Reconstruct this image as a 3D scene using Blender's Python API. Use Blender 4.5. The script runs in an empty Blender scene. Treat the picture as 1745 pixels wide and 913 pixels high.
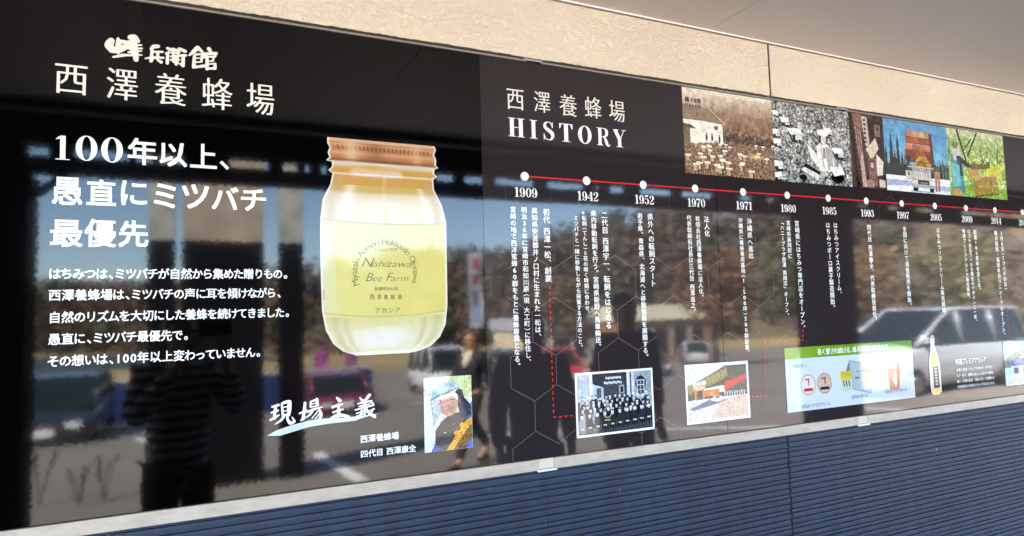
import bpy, bmesh, math, random
import numpy as np
from mathutils import Vector, Matrix
random.seed(7); rng = np.random.default_rng(7)
S = bpy.context.scene; COL = S.collection

# ------------------------------------------------------------------ camera, sky, sun, exposure
CAM_D, CAM_H, FPX, PX, PY = 1.7, 1.5, 1120.0, 872.5, 456.5      # the lens stands 1.7 m from the sign, 1.5 m up
R3 = ((0.90463423, -0.00513672, -0.42615787), (-0.4252806, -0.07612528, -0.9018544), (-0.02780881, 0.99708503, -0.07105008))
RM = Matrix(R3)
cd = bpy.data.cameras.new('camera'); cam = bpy.data.objects.new('camera', cd); COL.objects.link(cam)
cam.matrix_world = Matrix.Translation((0, -CAM_D, CAM_H)) @ RM.to_4x4()
cd.sensor_width = 36; cd.lens = FPX / 1745 * 36; cd.clip_start = .02; cd.clip_end = 5000
S.camera = cam
SUN_EL = math.radians(46); SUNH = Vector((-.86, .50, 0)).normalized()     # horizontal direction towards the sun
to_sun = Vector((SUNH.x * math.cos(SUN_EL), SUNH.y * math.cos(SUN_EL), math.sin(SUN_EL)))
W = bpy.data.worlds.new('World'); S.world = W; W.use_nodes = True
nt = W.node_tree; bg = nt.nodes['Background']
sky = nt.nodes.new('ShaderNodeTexSky'); sky.sky_type = 'NISHITA'; sky.sun_disc = False
sky.sun_elevation = SUN_EL; sky.sun_rotation = math.atan2(SUNH.x, SUNH.y); sky.air_density = .9; sky.dust_density = .2; sky.ozone_density = 2.2
nt.links.new(sky.outputs[0], bg.inputs[0]); bg.inputs[1].default_value = .10
ld = bpy.data.lights.new('sun', 'SUN'); ld.energy = 5.0; ld.angle = math.radians(.5); ld.color = (1, .94, .86)
lo = bpy.data.objects.new('sun', ld); COL.objects.link(lo); lo.rotation_euler = to_sun.to_track_quat('Z', 'Y').to_euler()
S.view_settings.view_transform = 'Standard'; S.view_settings.look = 'None'; S.view_settings.gamma = 1
S.view_settings.exposure = 4.5
S.render.engine = 'CYCLES'; S.cycles.max_bounces = 8; S.cycles.diffuse_bounces = 5; S.cycles.glossy_bounces = 4
S.cycles.use_denoising = True; S.cycles.sample_clamp_indirect = 60

# ------------------------------------------------------------------ measuring: photo pixel -> point on the sign's plane (metres)
def P(px, py):
    r = RM @ Vector((px - PX, -(py - PY), -FPX)); t = CAM_D / r.y
    return r.x * t, CAM_H + r.z * t

# ------------------------------------------------------------------ helpers
def link(o, parent=None):
    COL.objects.link(o)
    if parent: o.parent = parent
    return o
def tag(o, label=None, cat=None, group=None, kind=None):
    for k, v in (('label', label), ('category', cat), ('group', group), ('kind', kind)):
        if v: o[k] = v
    return o
def empty(name, loc=(0, 0, 0), rz=0, label=None, cat=None, group=None):
    o = bpy.data.objects.new(name, None); link(o); o.location = loc; o.rotation_euler = (0, 0, rz)
    return tag(o, label, cat, group)
def raw(name, V, F, mats, parent=None, fm=None, smooth=False):
    me = bpy.data.meshes.new(name); me.from_pydata([tuple(v) for v in V], [], [tuple(f) for f in F])
    for m in (mats if isinstance(mats, (list, tuple)) else [mats]): me.materials.append(m)
    if fm is not None: me.polygons.foreach_set('material_index', fm)
    if smooth: me.polygons.foreach_set('use_smooth', [True] * len(F))
    me.update()
    return link(bpy.data.objects.new(name, me), parent)
class MB:
    def __init__(s): s.V = []; s.F = []; s.M = []
    def add(s, V, F, m=0):
        n = len(s.V); s.V += [tuple(v) for v in V]; s.F += [tuple(i + n for i in f) for f in F]; s.M += [m] * len(F)
    def box(s, a, b, m=0, rot=None, org=None):
        x0, y0, z0 = a; x1, y1, z1 = b
        V = [(x, y, z) for z in (z0, z1) for y in (y0, y1) for x in (x0, x1)]
        if rot is not None: V = [rot @ (Vector(v) - Vector(org or (0, 0, 0))) + Vector(org or (0, 0, 0)) for v in V]
        s.add(V, [(0, 2, 3, 1), (4, 5, 7, 6), (0, 1, 5, 4), (2, 6, 7, 3), (0, 4, 6, 2), (1, 3, 7, 5)], m)
    def tube(s, pts, rad, n=8, m=0, cap=True):
        pts = [Vector(p) for p in pts]; rad = rad if isinstance(rad, (list, tuple)) else [rad] * len(pts); V = []; F = []
        for i, p in enumerate(pts):
            d = (pts[min(i + 1, len(pts) - 1)] - pts[max(i - 1, 0)]).normalized()
            a = d.orthogonal().normalized() if i == 0 else (a - d * a.dot(d)).normalized()
            b = d.cross(a)
            V += [p + (a * math.cos(t) + b * math.sin(t)) * rad[i] for t in [2 * math.pi * k / n for k in range(n)]]
        for i in range(len(pts) - 1):
            for k in range(n): F.append((i * n + k, i * n + (k + 1) % n, (i + 1) * n + (k + 1) % n, (i + 1) * n + k))
        if cap: F.append(tuple(range(n))[::-1]); F.append(tuple((len(pts) - 1) * n + k for k in range(n)))
        s.add(V, F, m)
    def build(s, name, mats, parent=None, smooth=False): return raw(name, s.V, s.F, mats, parent, s.M, smooth)

def nodes(name):
    m = bpy.data.materials.new(name); m.use_nodes = True; t = m.node_tree
    return m, t, t.nodes['Principled BSDF']
def N(t, ty, **kw):
    n = t.nodes.new(ty)
    for k, v in kw.items():
        if k in n.inputs: n.inputs[k].default_value = v
        else: setattr(n, k, v)
    return n
def srgb(c): return tuple(((x / 255) / 12.92 if x / 255 <= .04045 else ((x / 255 + .055) / 1.055) ** 2.4) for x in c)
GLOSS_IOR = 1.44
def film_normal(t, b):
    """the laminate film is not quite flat: tiny orange-peel and slow waves tilt its normal"""
    g = N(t, 'ShaderNodeNewGeometry')
    n1 = N(t, 'ShaderNodeTexNoise', Scale=120.0, Detail=2.0); n2 = N(t, 'ShaderNodeTexNoise', Scale=9.0, Detail=2.0)
    t.links.new(g.outputs['Position'], n1.inputs['Vector']); t.links.new(g.outputs['Position'], n2.inputs['Vector'])
    out = g.outputs['Normal']
    for n, a in ((n1, .0060), (n2, .0028)):
        s = N(t, 'ShaderNodeVectorMath', operation='SUBTRACT'); s.inputs[1].default_value = (.5, .5, .5)
        k = N(t, 'ShaderNodeVectorMath', operation='SCALE'); k.inputs['Scale'].default_value = a
        ad = N(t, 'ShaderNodeVectorMath', operation='ADD')
        t.links.new(n.outputs['Color'], s.inputs[0]); t.links.new(s.outputs[0], k.inputs[0]); t.links.new(k.outputs[0], ad.inputs[1]); t.links.new(out, ad.inputs[0])
        out = ad.outputs[0]
    nm = N(t, 'ShaderNodeVectorMath', operation='NORMALIZE'); t.links.new(out, nm.inputs[0]); t.links.new(nm.outputs[0], b.inputs['Normal'])
def film(name, col=None, attr=None):
    m, t, b = nodes(name)
    if col is not None: b.inputs['Base Color'].default_value = (*col, 1)
    if attr:
        a = N(t, 'ShaderNodeAttribute', attribute_name=attr); t.links.new(a.outputs['Color'], b.inputs['Base Color'])
    b.inputs['Roughness'].default_value = .042; b.inputs['IOR'].default_value = GLOSS_IOR
    film_normal(t, b)
    return m
def plain(name, col, rough=.6, metal=0, noise=0, scale=8, bump=0, bscale=200, bdist=.002, spec=.5):
    m, t, b = nodes(name)
    b.inputs['Base Color'].default_value = (*col, 1); b.inputs['Roughness'].default_value = rough; b.inputs['Metallic'].default_value = metal
    b.inputs['Specular IOR Level'].default_value = spec
    tc = N(t, 'ShaderNodeTexCoord')
    if noise:
        n = N(t, 'ShaderNodeTexNoise', Scale=scale, Detail=6.0); t.links.new(tc.outputs['Object'], n.inputs['Vector'])
        cr = N(t, 'ShaderNodeValToRGB'); cr.color_ramp.elements[0].position = .3; cr.color_ramp.elements[1].position = .7
        cr.color_ramp.elements[0].color = (*[c * (1 - noise) for c in col], 1); cr.color_ramp.elements[1].color = (*[min(1, c * (1 + noise)) for c in col], 1)
        t.links.new(n.outputs['Fac'], cr.inputs['Fac']); t.links.new(cr.outputs['Color'], b.inputs['Base Color'])
    if bump:
        n = N(t, 'ShaderNodeTexNoise', Scale=bscale, Detail=4.0); t.links.new(tc.outputs['Object'], n.inputs['Vector'])
        bp = N(t, 'ShaderNodeBump', Strength=bump, Distance=bdist); t.links.new(n.outputs['Fac'], bp.inputs['Height']); t.links.new(bp.outputs[0], b.inputs['Normal'])
    return m

# ------------------------------------------------------------------ materials
M = {}
M['film_black'] = film('film_black', (.0010, .0007, .0007))
M['film_charcoal'] = film('film_charcoal', (.024, .0185, .0200))
M['ink_white'] = film('ink_white', (.90, .90, .89))
M['ink_cream'] = film('ink_cream', (.80, .79, .72))
M['ink_red'] = film('ink_red', (.62, .025, .03))
M['ink_hex'] = film('ink_hex', (.135, .115, .115))
M['ink_hexfaint'] = film('ink_hexfaint', (.075, .063, .064))
M['ink_print'] = film('ink_print', None, 'Col')
M['ink_dark'] = film('ink_dark', (.05, .05, .06))
M['ink_olive'] = film('ink_olive', (.11, .11, .055))
M['ink_pink'] = film('ink_pink', (.55, .08, .16))
M['ink_seam'] = film('ink_seam', (.004, .003, .003))

def stucco():
    m, t, b = nodes('stucco'); tc = N(t, 'ShaderNodeTexCoord')
    b.inputs['Roughness'].default_value = .95; b.inputs['Specular IOR Level'].default_value = .2
    n = N(t, 'ShaderNodeTexNoise', Scale=1.3, Detail=6.0); t.links.new(tc.outputs['Object'], n.inputs['Vector'])
    cr = N(t, 'ShaderNodeValToRGB'); cr.color_ramp.elements[0].position = .34; cr.color_ramp.elements[1].position = .62
    cr.color_ramp.elements[0].color = (.80, .70, .545, 1); cr.color_ramp.elements[1].color = (.87, .78, .63, 1)
    t.links.new(n.outputs['Fac'], cr.inputs['Fac'])
    # tiny dark pits
    v = N(t, 'ShaderNodeTexNoise', Scale=48.0, Detail=3.0, Roughness=.6); t.links.new(tc.outputs['Object'], v.inputs['Vector'])
    pr = N(t, 'ShaderNodeMapRange'); pr.inputs['From Min'].default_value = .20; pr.inputs['From Max'].default_value = .30; t.links.new(v.outputs['Fac'], pr.inputs['Value'])
    mx = N(t, 'ShaderNodeMix', data_type='RGBA'); mx.inputs['A'].default_value = (.42, .33, .24, 1)
    t.links.new(pr.outputs[0], mx.inputs['Factor']); t.links.new(cr.outputs[0], mx.inputs['B']); t.links.new(mx.outputs['Result'], b.inputs['Base Color'])
    # trowelled texture: flattened lumps with sharp little ridges
    mp = N(t, 'ShaderNodeMapping'); mp.inputs['Scale'].default_value = (1, 1, 1.25); t.links.new(tc.outputs['Object'], mp.inputs['Vector'])
    a = N(t, 'ShaderNodeTexNoise', Scale=52.0, Detail=5.0, Roughness=.62, Distortion=1.1); t.links.new(mp.outputs[0], a.inputs['Vector'])
    r = N(t, 'ShaderNodeValToRGB'); r.color_ramp.elements[0].position = .40; r.color_ramp.elements[1].position = .56; t.links.new(a.outputs['Fac'], r.inputs['Fac'])
    bp = N(t, 'ShaderNodeBump', Strength=.8, Distance=.0028); t.links.new(r.outputs['Color'], bp.inputs['Height'])
    f = N(t, 'ShaderNodeTexNoise', Scale=420.0, Detail=3.0); t.links.new(tc.outputs['Object'], f.inputs['Vector'])
    b2 = N(t, 'ShaderNodeBump', Strength=.22, Distance=.001); t.links.new(f.outputs['Fac'], b2.inputs['Height']); t.links.new(bp.outputs[0], b2.inputs['Normal'])
    t.links.new(b2.outputs[0], b.inputs['Normal'])
    return m
M['stucco'] = stucco()
def siding():
    m, t, b = nodes('navy_siding'); tc = N(t, 'ShaderNodeTexCoord'); b.inputs['Roughness'].default_value = .62
    mp = N(t, 'ShaderNodeMapping'); mp.inputs['Scale'].default_value = (.35, 1, 1.6); t.links.new(tc.outputs['Object'], mp.inputs['Vector'])
    n = N(t, 'ShaderNodeTexNoise', Scale=3.0, Detail=8.0, Roughness=.6); t.links.new(mp.outputs[0], n.inputs['Vector'])
    cr = N(t, 'ShaderNodeValToRGB'); cr.color_ramp.elements[0].position = .3; cr.color_ramp.elements[1].position = .75
    cr.color_ramp.elements[0].color = (.0125, .0275, .059, 1); cr.color_ramp.elements[1].color = (.024, .044, .084, 1)
    t.links.new(n.outputs['Fac'], cr.inputs['Fac'])
    d = N(t, 'ShaderNodeTexNoise', Scale=260.0, Detail=2.0); t.links.new(tc.outputs['Object'], d.inputs['Vector'])
    pr = N(t, 'ShaderNodeMapRange'); pr.inputs['From Min'].default_value = .3; pr.inputs['From Max'].default_value = .7; pr.inputs['To Min'].default_value = .0; pr.inputs['To Max'].default_value = 1
    t.links.new(d.outputs['Fac'], pr.inputs['Value'])
    mx = N(t, 'ShaderNodeMix', data_type='RGBA', blend_type='MULTIPLY'); mx.inputs['Factor'].default_value = .5
    t.links.new(cr.outputs[0], mx.inputs['A']); t.links.new(pr.outputs[0], mx.inputs['B'])
    mp4 = N(t, 'ShaderNodeMapping'); mp4.inputs['Scale'].default_value = (9, 1, .55); t.links.new(tc.outputs['Object'], mp4.inputs['Vector'])
    st = N(t, 'ShaderNodeTexNoise', Scale=2.4, Detail=5.0); t.links.new(mp4.outputs[0], st.inputs['Vector'])
    s5 = N(t, 'ShaderNodeMapRange'); s5.inputs['From Min'].default_value = .3; s5.inputs['From Max'].default_value = .7; s5.inputs['To Min'].default_value = .74; s5.inputs['To Max'].default_value = 1.18; t.links.new(st.outputs['Fac'], s5.inputs['Value'])
    m5 = N(t, 'ShaderNodeVectorMath', operation='SCALE'); t.links.new(cr.outputs[0], m5.inputs[0]); t.links.new(s5.outputs[0], m5.inputs['Scale']); t.links.new(m5.outputs[0], mx.inputs['A'])
    # pale scuffs and dust specks
    mp3 = N(t, 'ShaderNodeMapping'); mp3.inputs['Scale'].default_value = (1.2, 1, .5); t.links.new(tc.outputs['Object'], mp3.inputs['Vector'])
    s = N(t, 'ShaderNodeTexNoise', Scale=34.0, Detail=2.0); t.links.new(mp3.outputs[0], s.inputs['Vector'])
    sr = N(t, 'ShaderNodeMapRange'); sr.inputs['From Min'].default_value = .72; sr.inputs['From Max'].default_value = .80; sr.inputs['To Max'].default_value = .55; t.links.new(s.outputs['Fac'], sr.inputs['Value'])
    m2 = N(t, 'ShaderNodeMix', data_type='RGBA'); m2.inputs['B'].default_value = (.30, .32, .34, 1)
    t.links.new(sr.outputs[0], m2.inputs['Factor']); t.links.new(mx.outputs['Result'], m2.inputs['A']); t.links.new(m2.outputs['Result'], b.inputs['Base Color'])
    mp2 = N(t, 'ShaderNodeMapping'); mp2.inputs['Scale'].default_value = (.45, 1, 1); t.links.new(tc.outputs['Object'], mp2.inputs['Vector'])
    w = N(t, 'ShaderNodeTexNoise', Scale=330.0, Detail=4.0); t.links.new(mp2.outputs[0], w.inputs['Vector'])
    bp = N(t, 'ShaderNodeBump', Strength=.6, Distance=.0012); t.links.new(w.outputs['Fac'], bp.inputs['Height']); t.links.new(bp.outputs[0], b.inputs['Normal'])
    return m
M['siding'] = siding()
M['soffit'] = plain('soffit', (.63, .55, .485), .45, noise=.03, scale=1.2, bump=.15, bscale=700, bdist=.0006)
M['trim'] = plain('trim', (.36, .30, .265), .7)
M['caulk'] = plain('caulk', (.075, .045, .03), .8, noise=.4, scale=60, bump=.5, bscale=300)
M['dark_gap'] = plain('dark_gap', (.01, .01, .012), .9)
M['shade_tan'] = plain('shade_tan', (.22, .17, .135), .9, noise=.1, scale=60)  # darker tan puts the overhang's shade into the stucco underside
def alum():
    m, t, b = nodes('satin_aluminium'); tc = N(t, 'ShaderNodeTexCoord')
    b.inputs['Base Color'].default_value = (.53, .462, .385, 1); b.inputs['Metallic'].default_value = .0; b.inputs['Roughness'].default_value = .6
    mp = N(t, 'ShaderNodeMapping'); mp.inputs['Scale'].default_value = (2.5, 1, 500); t.links.new(tc.outputs['Object'], mp.inputs['Vector'])
    n = N(t, 'ShaderNodeTexNoise', Scale=3.0, Detail=3.0); t.links.new(mp.outputs[0], n.inputs['Vector'])
    g2 = N(t, 'ShaderNodeMapping'); g2.inputs['Scale'].default_value = (14, 1, 40); t.links.new(tc.outputs['Object'], g2.inputs['Vector'])
    gn = N(t, 'ShaderNodeTexNoise', Scale=1.0, Detail=6.0, Roughness=.7); t.links.new(g2.outputs[0], gn.inputs['Vector'])
    gr = N(t, 'ShaderNodeValToRGB'); gr.color_ramp.elements[0].position = .28; gr.color_ramp.elements[1].position = .6; gr.color_ramp.elements[0].color = (.38, .31, .24, 1); gr.color_ramp.elements[1].color = (.53, .45, .355, 1); t.links.new(gn.outputs['Fac'], gr.inputs['Fac']); t.links.new(gr.outputs[0], b.inputs['Base Color'])
    bp = N(t, 'ShaderNodeBump', Strength=.25, Distance=.0005); t.links.new(n.outputs['Fac'], bp.inputs['Height']); t.links.new(bp.outputs[0], b.inputs['Normal'])
    return m
M['alum'] = alum()
M['clip_cream'] = plain('clip_cream', (.62, .53, .41), .5); M['alum_shade'] = plain('shade_toned_aluminium', (.30, .265, .235), .6)  # top rail: the aluminium again, darkened so its shade sits in the colour
M['clip_white'] = plain('clip_white', (.66, .67, .72), .4)
M['canopy_dark'] = plain('canopy_dark', (.012, .011, .013), .6)
M['post_black'] = plain('post_black', (.006, .006, .009), .7, spec=.1)
M['post_tan'] = plain('post_tan', (.52, .41, .30), .8, noise=.3, scale=3)
M['post_grey'] = plain('post_grey', (.50, .50, .40), .8, noise=.35, scale=4)

# ------------------------------------------------------------------ building: siding below, stucco above, boarded soffit
XL, XR = -9.0, 24.0
bld = empty('building', (0, .03, 0), 0, 'single-storey shop building with navy ribbed siding below and cream stucco above', 'building')
def bpart(o): o.parent = bld; o.matrix_parent_inverse = Matrix.Translation((0, -.03, 0)); return o
ZS = 1.062
def siding_panel(x0, x1):
    per = .052; g = .0026; dep = .0042; prof = []
    z = ZS; k = 0
    seq = [.014, .019, .019]
    prof.append((z, 0))
    while z > .02:
        st = seq[k % 3] ; k += 1
        z2 = z - st
        crown = .0012 if st > .015 else .0004
        prof += [(z - g * .4, -.0002 - crown), (z - st * .5, -.0010 - crown), (z2 + g, -.0004 - crown), (z2 + g * .55, dep), (z2 + g * .1, dep)]
        z = z2
    prof.append((z, 0))
    n = len(prof); V = []; F = []; nx = 40
    for i in range(nx + 1):
        x = x0 + (x1 - x0) * i / nx
        for j, (zz, yy) in enumerate(prof):
            xx = x + (.0022 * math.sin(j * 2.1) + .0012 * math.sin(j * .7) if i in (0, nx) else 0)
            V.append((xx, .004 + yy, zz))
    for i in range(nx):
        for j in range(n - 1): F.append((i * n + j, i * n + j + 1, (i + 1) * n + j + 1, (i + 1) * n + j))
    # returned ends
    for i in (0, nx):
        b0 = len(V); V += [(V[i * n + j][0], .022, prof[j][0]) for j in range(n)]
        for j in range(n - 1): F.append((i * n + j, i * n + j + 1, b0 + j + 1, b0 + j) if i else (i * n + j, b0 + j, b0 + j + 1, i * n + j + 1))
    return bpart(raw('siding_panel', V, F, M['siding']))
JX = 1.8475
edges = [XL] + [JX + 3.03 * k for k in range(-3, 7) if XL < JX + 3.03 * k < XR] + [XR]
for a, b in zip(edges[:-1], edges[1:]): siding_panel(a + .003, b - .003)
for x in edges[1:-1]:
    mb = MB(); mb.box((x - .006, .0125, 0), (x + .006, .028, ZS - .001)); bpart(mb.build('joint_sealant', M['caulk']))
# stucco band
ZP0, ZP1, YP = 2.2572, 2.4455, -.018
for k, (a, b) in enumerate(zip(edges[:-1], edges[1:])):
    a, b = a + .0045 - .009, b - .0045 - .009
    fine = a < 3.7 and b > -1; nx = int((b - a) / (.005 if fine else .2)); V = []; F = []
    r = np.random.default_rng(50 + k); e = r.normal(0, 1, nx + 1); e = np.convolve(e, [.25, .5, .25], 'same'); e2 = np.convolve(r.normal(0, 1, nx + 1), np.ones(14) / 14, 'same')
    for i in range(nx + 1):
        x = a + (b - a) * i / nx; jz = .0009 * e[i] + .0015 * e2[i] if fine else 0
        V += [(x, YP, ZP1), (x, YP, ZP0 + .004 + jz), (x, YP + .0012, ZP0 + jz), (x, .004, ZP0 + jz * .3)]
    for i in range(nx):
        for j in range(3): F.append((4 * i + j, 4 * i + j + 1, 4 * i + j + 5, 4 * i + j + 4))
    for i in (0, nx): F.append((4 * i, 4 * i + 1, 4 * i + 2, 4 * i + 3))
    o = raw('stucco_panel', V, F, [M['stucco'], M['shade_tan']], None, [1 if j == 2 else 0 for i in range(nx) for j in range(3)] + [0, 0]); bpart(o)
for x in edges[1:-1]:
    mb = MB(); xx = x - .009
    mb.tube([(xx + .0008 * math.sin(q * 1.9), -.0145, ZP0 + (ZP1 - ZP0) * q / 16) for q in range(17)], .0046, 8); bpart(mb.build('joint_sealant', M['caulk'], None, True))
# soffit boards running out from the wall
SOFZ, SOFD = 2.4525, 1.57
sx = [.697 + .8635 * k for k in range(-11, 28)]
for a, b in zip(sx[:-1], sx[1:]):
    mb = MB(); g = .0016
    x0, x1 = a + g, b - g
    mb.add([(x0, 0, SOFZ), (x1, 0, SOFZ), (x1, -SOFD, SOFZ), (x0, -SOFD, SOFZ), (x0 - g * .9, 0, SOFZ + .003), (x1 + g * .9, 0, SOFZ + .003), (x1 + g * .9, -SOFD, SOFZ + .003), (x0 - g * .9, -SOFD, SOFZ + .003)],
           [(0, 1, 2, 3), (0, 4, 5, 1), (1, 5, 6, 2), (2, 6, 7, 3), (3, 7, 4, 0)])
    bpart(mb.build('soffit_panel', M['soffit']))
mb = MB(); mb.box((XL, -SOFD, SOFZ + .0035), (XR, .02, SOFZ + .05)); bpart(mb.build('soffit_backing', M['dark_gap']))
mb = MB(); mb.tube([(XL, YP - .004, ZP1 + .0035), (XR, YP - .004, ZP1 + .0035)], .0032, 8); bpart(mb.build('soffit_trim', M['trim'], None, True))
mb = MB(); mb.box((XL, .0225, 0), (XR, 6, 3.3)); bpart(mb.build('sun_block_core', M['dark_gap']))  # unseen solid mass behind the wall, added to keep sun from leaking through
mb = MB(); mb.box((XL, .003, ZS + .002), (XR, .021, ZP0 + .15)); bpart(mb.build('backing_board', M['shade_tan']))
mb = MB(); mb.box((XL, -SOFD - .08, SOFZ - .03), (XR, -SOFD - .002, 3.05)); bpart(mb.build('fascia', M['canopy_dark']))

# ------------------------------------------------------------------ entrance canopy on dark posts in front of the building
ZGR = lambda d: 0 if d < 1 else (-.065 * (d - 1) if d < 38 else -.065 * 37)
can = empty('canopy', (5, -2.8, 3.05), 0, 'long dark entrance canopy roof with a slotted double beam along its edge', 'canopy')
def cpart(o): o.parent = can; o.matrix_parent_inverse = Matrix.Translation((-5, 2.8, -3.05)); return o
mb = MB(); mb.box((XL, -4.0, 3.05), (XR, -SOFD - .09, 3.17)); cpart(mb.build('roof_slab', M['canopy_dark']))
mb = MB(); mb.box((XL, -3.72, 2.745), (XR, -3.6, 3.048)); cpart(mb.build('upper_beam', M['canopy_dark']))
mb = MB(); mb.box((XL, -3.72, 2.545), (XR, -3.6, 2.665)); cpart(mb.build('lower_beam', M['canopy_dark']))
def XB(px):  # where along the canopy beam a reflected pixel column lies (beam face 3.6 m out)
    r = RM @ Vector((px - PX, -(320 - PY), -FPX)); return r.x * (CAM_D + 3.6) / r.y
gaps = [(-400, 43), (80, 123), (217, 230), (258, 270), (310, 392), (458, 484), (509, 521), (530, 548), (560, 600), (690, 746), (778, 794), (830, 847), (917, 935), (1002, 1018), (1028, 1042), (1071, 1094), (1152, 1165), (1222, 1262), (1290, 1310), (1330, 1460), (1490, 1515), (1540, 1560), (1600, 1640)]
for a, b in gaps:
    mb = MB(); mb.box((max(XL, XB(a)), -3.705, 2.666), (XB(b), -3.62, 2.744)); cpart(mb.build('beam_spacer', M['canopy_dark']))
def post(x0, x1, y, w, mat_top, zsplit, label, zt=2.544):
    zb = ZGR(-y) - .05
    p = empty('canopy_post', ((x0 + x1) / 2, y - w / 2, zb), 0, label, 'post', 'posts carrying the canopy')
    cx = (x0 + x1) / 2
    def loc(n, mb, m):
        o = mb.build(n, m); o.parent = p; o.matrix_parent_inverse = Matrix.Translation((-cx, -(y - w / 2), -zb)); return o
    if mat_top:
        m1 = MB(); m1.box((x0, y - w, zsplit), (x1, y, zt)); loc('upper_cladding', m1, mat_top)
    m2 = MB(); m2.box((x0 - .004, y - w - .004, zb), (x1 + .004, y + .004, zsplit if mat_top else zt)); loc('lower_cladding', m2, M['post_black'])
    m3 = MB(); m3.box((x0 - .02, y - w - .02, zb), (x1 + .02, y + .02, zb + .12)); loc('plinth', m3, M['post_black'])
post(-1.75, -1.06, -3.605, .3, None, 0, 'wide black post at the far left of the reflections')
post(6.15, 6.60, -3.3, .42, None, 0, 'black square post reflected behind the year 1985')
def pylon(x0, x1, w, mat_top, label):
    d = 6.7; f = (CAM_D + d) / (CAM_D + 3.605); x0, x1 = x0 * f, x1 * f; zb = ZGR(d) - .05; zs = 2.46; cx = (x0 + x1) / 2
    p = empty('pylon', (cx, -d, zb), 0, label, 'pylon', 'tall narrow pylons beyond the canopy'); h = (x1 - x0) / 2
    mb = MB(); mb.box((-h, -w, zs - zb), (h, 0, 4.1 - zb)); mb.build('upper_cladding', mat_top, p)
    mb = MB(); mb.box((-h - .004, -w - .004, 0), (h + .004, .004, zs - zb)); mb.build('lower_cladding', M['post_black'], p)
    mb = MB(); mb.box((-h - .01, -w - .01, 4.1 - zb), (h + .01, .01, 4.15 - zb)); mb.build('cap', M['post_black'], p)
pylon(-.35, -.18, .18, M['post_grey'], 'slim pylon with pale grey upper half, left of the broad tan one')
pylon(-.13, .42, .2, M['post_tan'], 'broad pylon with tan upper half and black lower half behind the photographer')
pylon(.54, .71, .18, M['post_grey'], 'slim pylon with pale grey upper half, right of the broad tan one')
mb = MB(); mb.tube([(-1.12, -3.66, 2.32), (-.80, -3.66, 2.6)], .035, 6); o = mb.build('knee_brace', M['canopy_dark']); cpart(o)

# ------------------------------------------------------------------ the two glossy signs
YS = 0.0
XS = P(817, 94.6)[0]                      # joint between the black sign and the charcoal sign
ZT, ZB = 2.2500, 1.0870
left = empty('sign_board', (XS - 1.2, 0, ZB), 0, 'glossy black sign with large white headline and a honey jar', 'sign')
right = empty('sign_board', (XS + 2.5, 0, ZB), 0, 'long charcoal timeline sign headed HISTORY with a red line and old photographs', 'sign')
def on(sign, o):
    o.parent = sign; o.matrix_parent_inverse = Matrix.Translation(-sign.location); return o
mb = MB(); mb.box((-3.2, 0, ZB - .004), (XS - .0006, .0028, ZT + .004)); on(left, mb.build('panel', M['film_black']))
mb = MB(); mb.box((XS + .0006, 0.0006, ZB - .004), (7.6, .0028, ZT + .004)); on(right, mb.build('panel', M['film_charcoal']))
LAY = -.0004                              # ink layers stand a hair proud of the panel
def flat(name, sign, polys, mat, y=LAY, mats=None):
    """polys: list of point lists [(X,Z),...] (convex), each its own hair-thin layer"""
    V = []; F = []; fm = []
    for k, pl in enumerate(polys):
        m = 0
        if mats: m, pl = pl
        n = len(V); V += [(x, y - 2.5e-5 * (k % 6), z) for x, z in pl]
        ar = sum(pl[i][0] * pl[(i + 1) % len(pl)][1] - pl[(i + 1) % len(pl)][0] * pl[i][1] for i in range(len(pl)))
        idx = list(range(n, n + len(pl))); F.append(idx if ar > 0 else idx[::-1]); fm.append(m)
    return on(sign, raw(name, V, F, mats or mat, None, fm))
def seg(a, b, w):
    dx, dz = b[0] - a[0], b[1] - a[1]; L = math.hypot(dx, dz); nx, nz = -dz / L * w / 2, dx / L * w / 2
    return [(a[0] + nx, a[1] + nz), (a[0] - nx, a[1] - nz), (b[0] - nx, b[1] - nz), (b[0] + nx, b[1] + nz)]
def disc(c, r, n=20, rz=None): return [(c[0] + r * math.cos(t), c[1] + (rz or r) * math.sin(t)) for t in [2 * math.pi * k / n for k in range(n)]]
# film seams
flat('film_seam', left, [seg((-.098, ZT), (-.098, ZB), .0012)], M['ink_seam'])
flat('film_seam', right, [seg((1.5775, ZT), (1.5775, ZB), .0016)], M['ink_seam'])

# ---- glyph outlines from Blender's own built-in font
GL = {}
def need(chars, off=0.0, res=2):
    todo = [c for c in dict.fromkeys(chars) if c not in ' 　' and (c, off) not in GL]
    obs = []
    for c in todo:
        cu = bpy.data.curves.new('glyph', 'FONT'); cu.body = c; cu.resolution_u = res; cu.offset = off
        o = bpy.data.objects.new('glyph', cu); COL.objects.link(o); obs.append((c, o, cu))
    dg = bpy.context.evaluated_depsgraph_get()
    for c, o, cu in obs:
        me = bpy.data.meshes.new_from_object(o.evaluated_get(dg)); n = len(me.vertices)
        co = np.empty(n * 3); me.vertices.foreach_get('co', co); co = co.reshape(-1, 3)[:, :2]
        GL[(c, off)] = (co, [tuple(p.vertices) for p in me.polygons]); bpy.data.meshes.remove(me)
    for c, o, cu in obs: bpy.data.objects.remove(o); bpy.data.curves.remove(cu)
B4 = [(-1, -1), (1, -1), (-1, 1), (1, 1)]; B2 = [(-1, .6), (1, -.6)]; B3 = [(-1, 0), (1, 0), (0, 1)]
class Ink:
    def __init__(s): s.V = []; s.F = []; s.n = 0
    def put(s, co, faces, y, flip=False):
        s.V.append(np.column_stack([co[:, 0], np.full(len(co), y), co[:, 1]])); n = s.n
        s.F += [tuple(i + n for i in f) for f in faces]; s.n += len(co)
    def build(s, name, mat, sign):
        return on(sign, raw(name, np.vstack(s.V).tolist(), s.F, mat))
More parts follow.
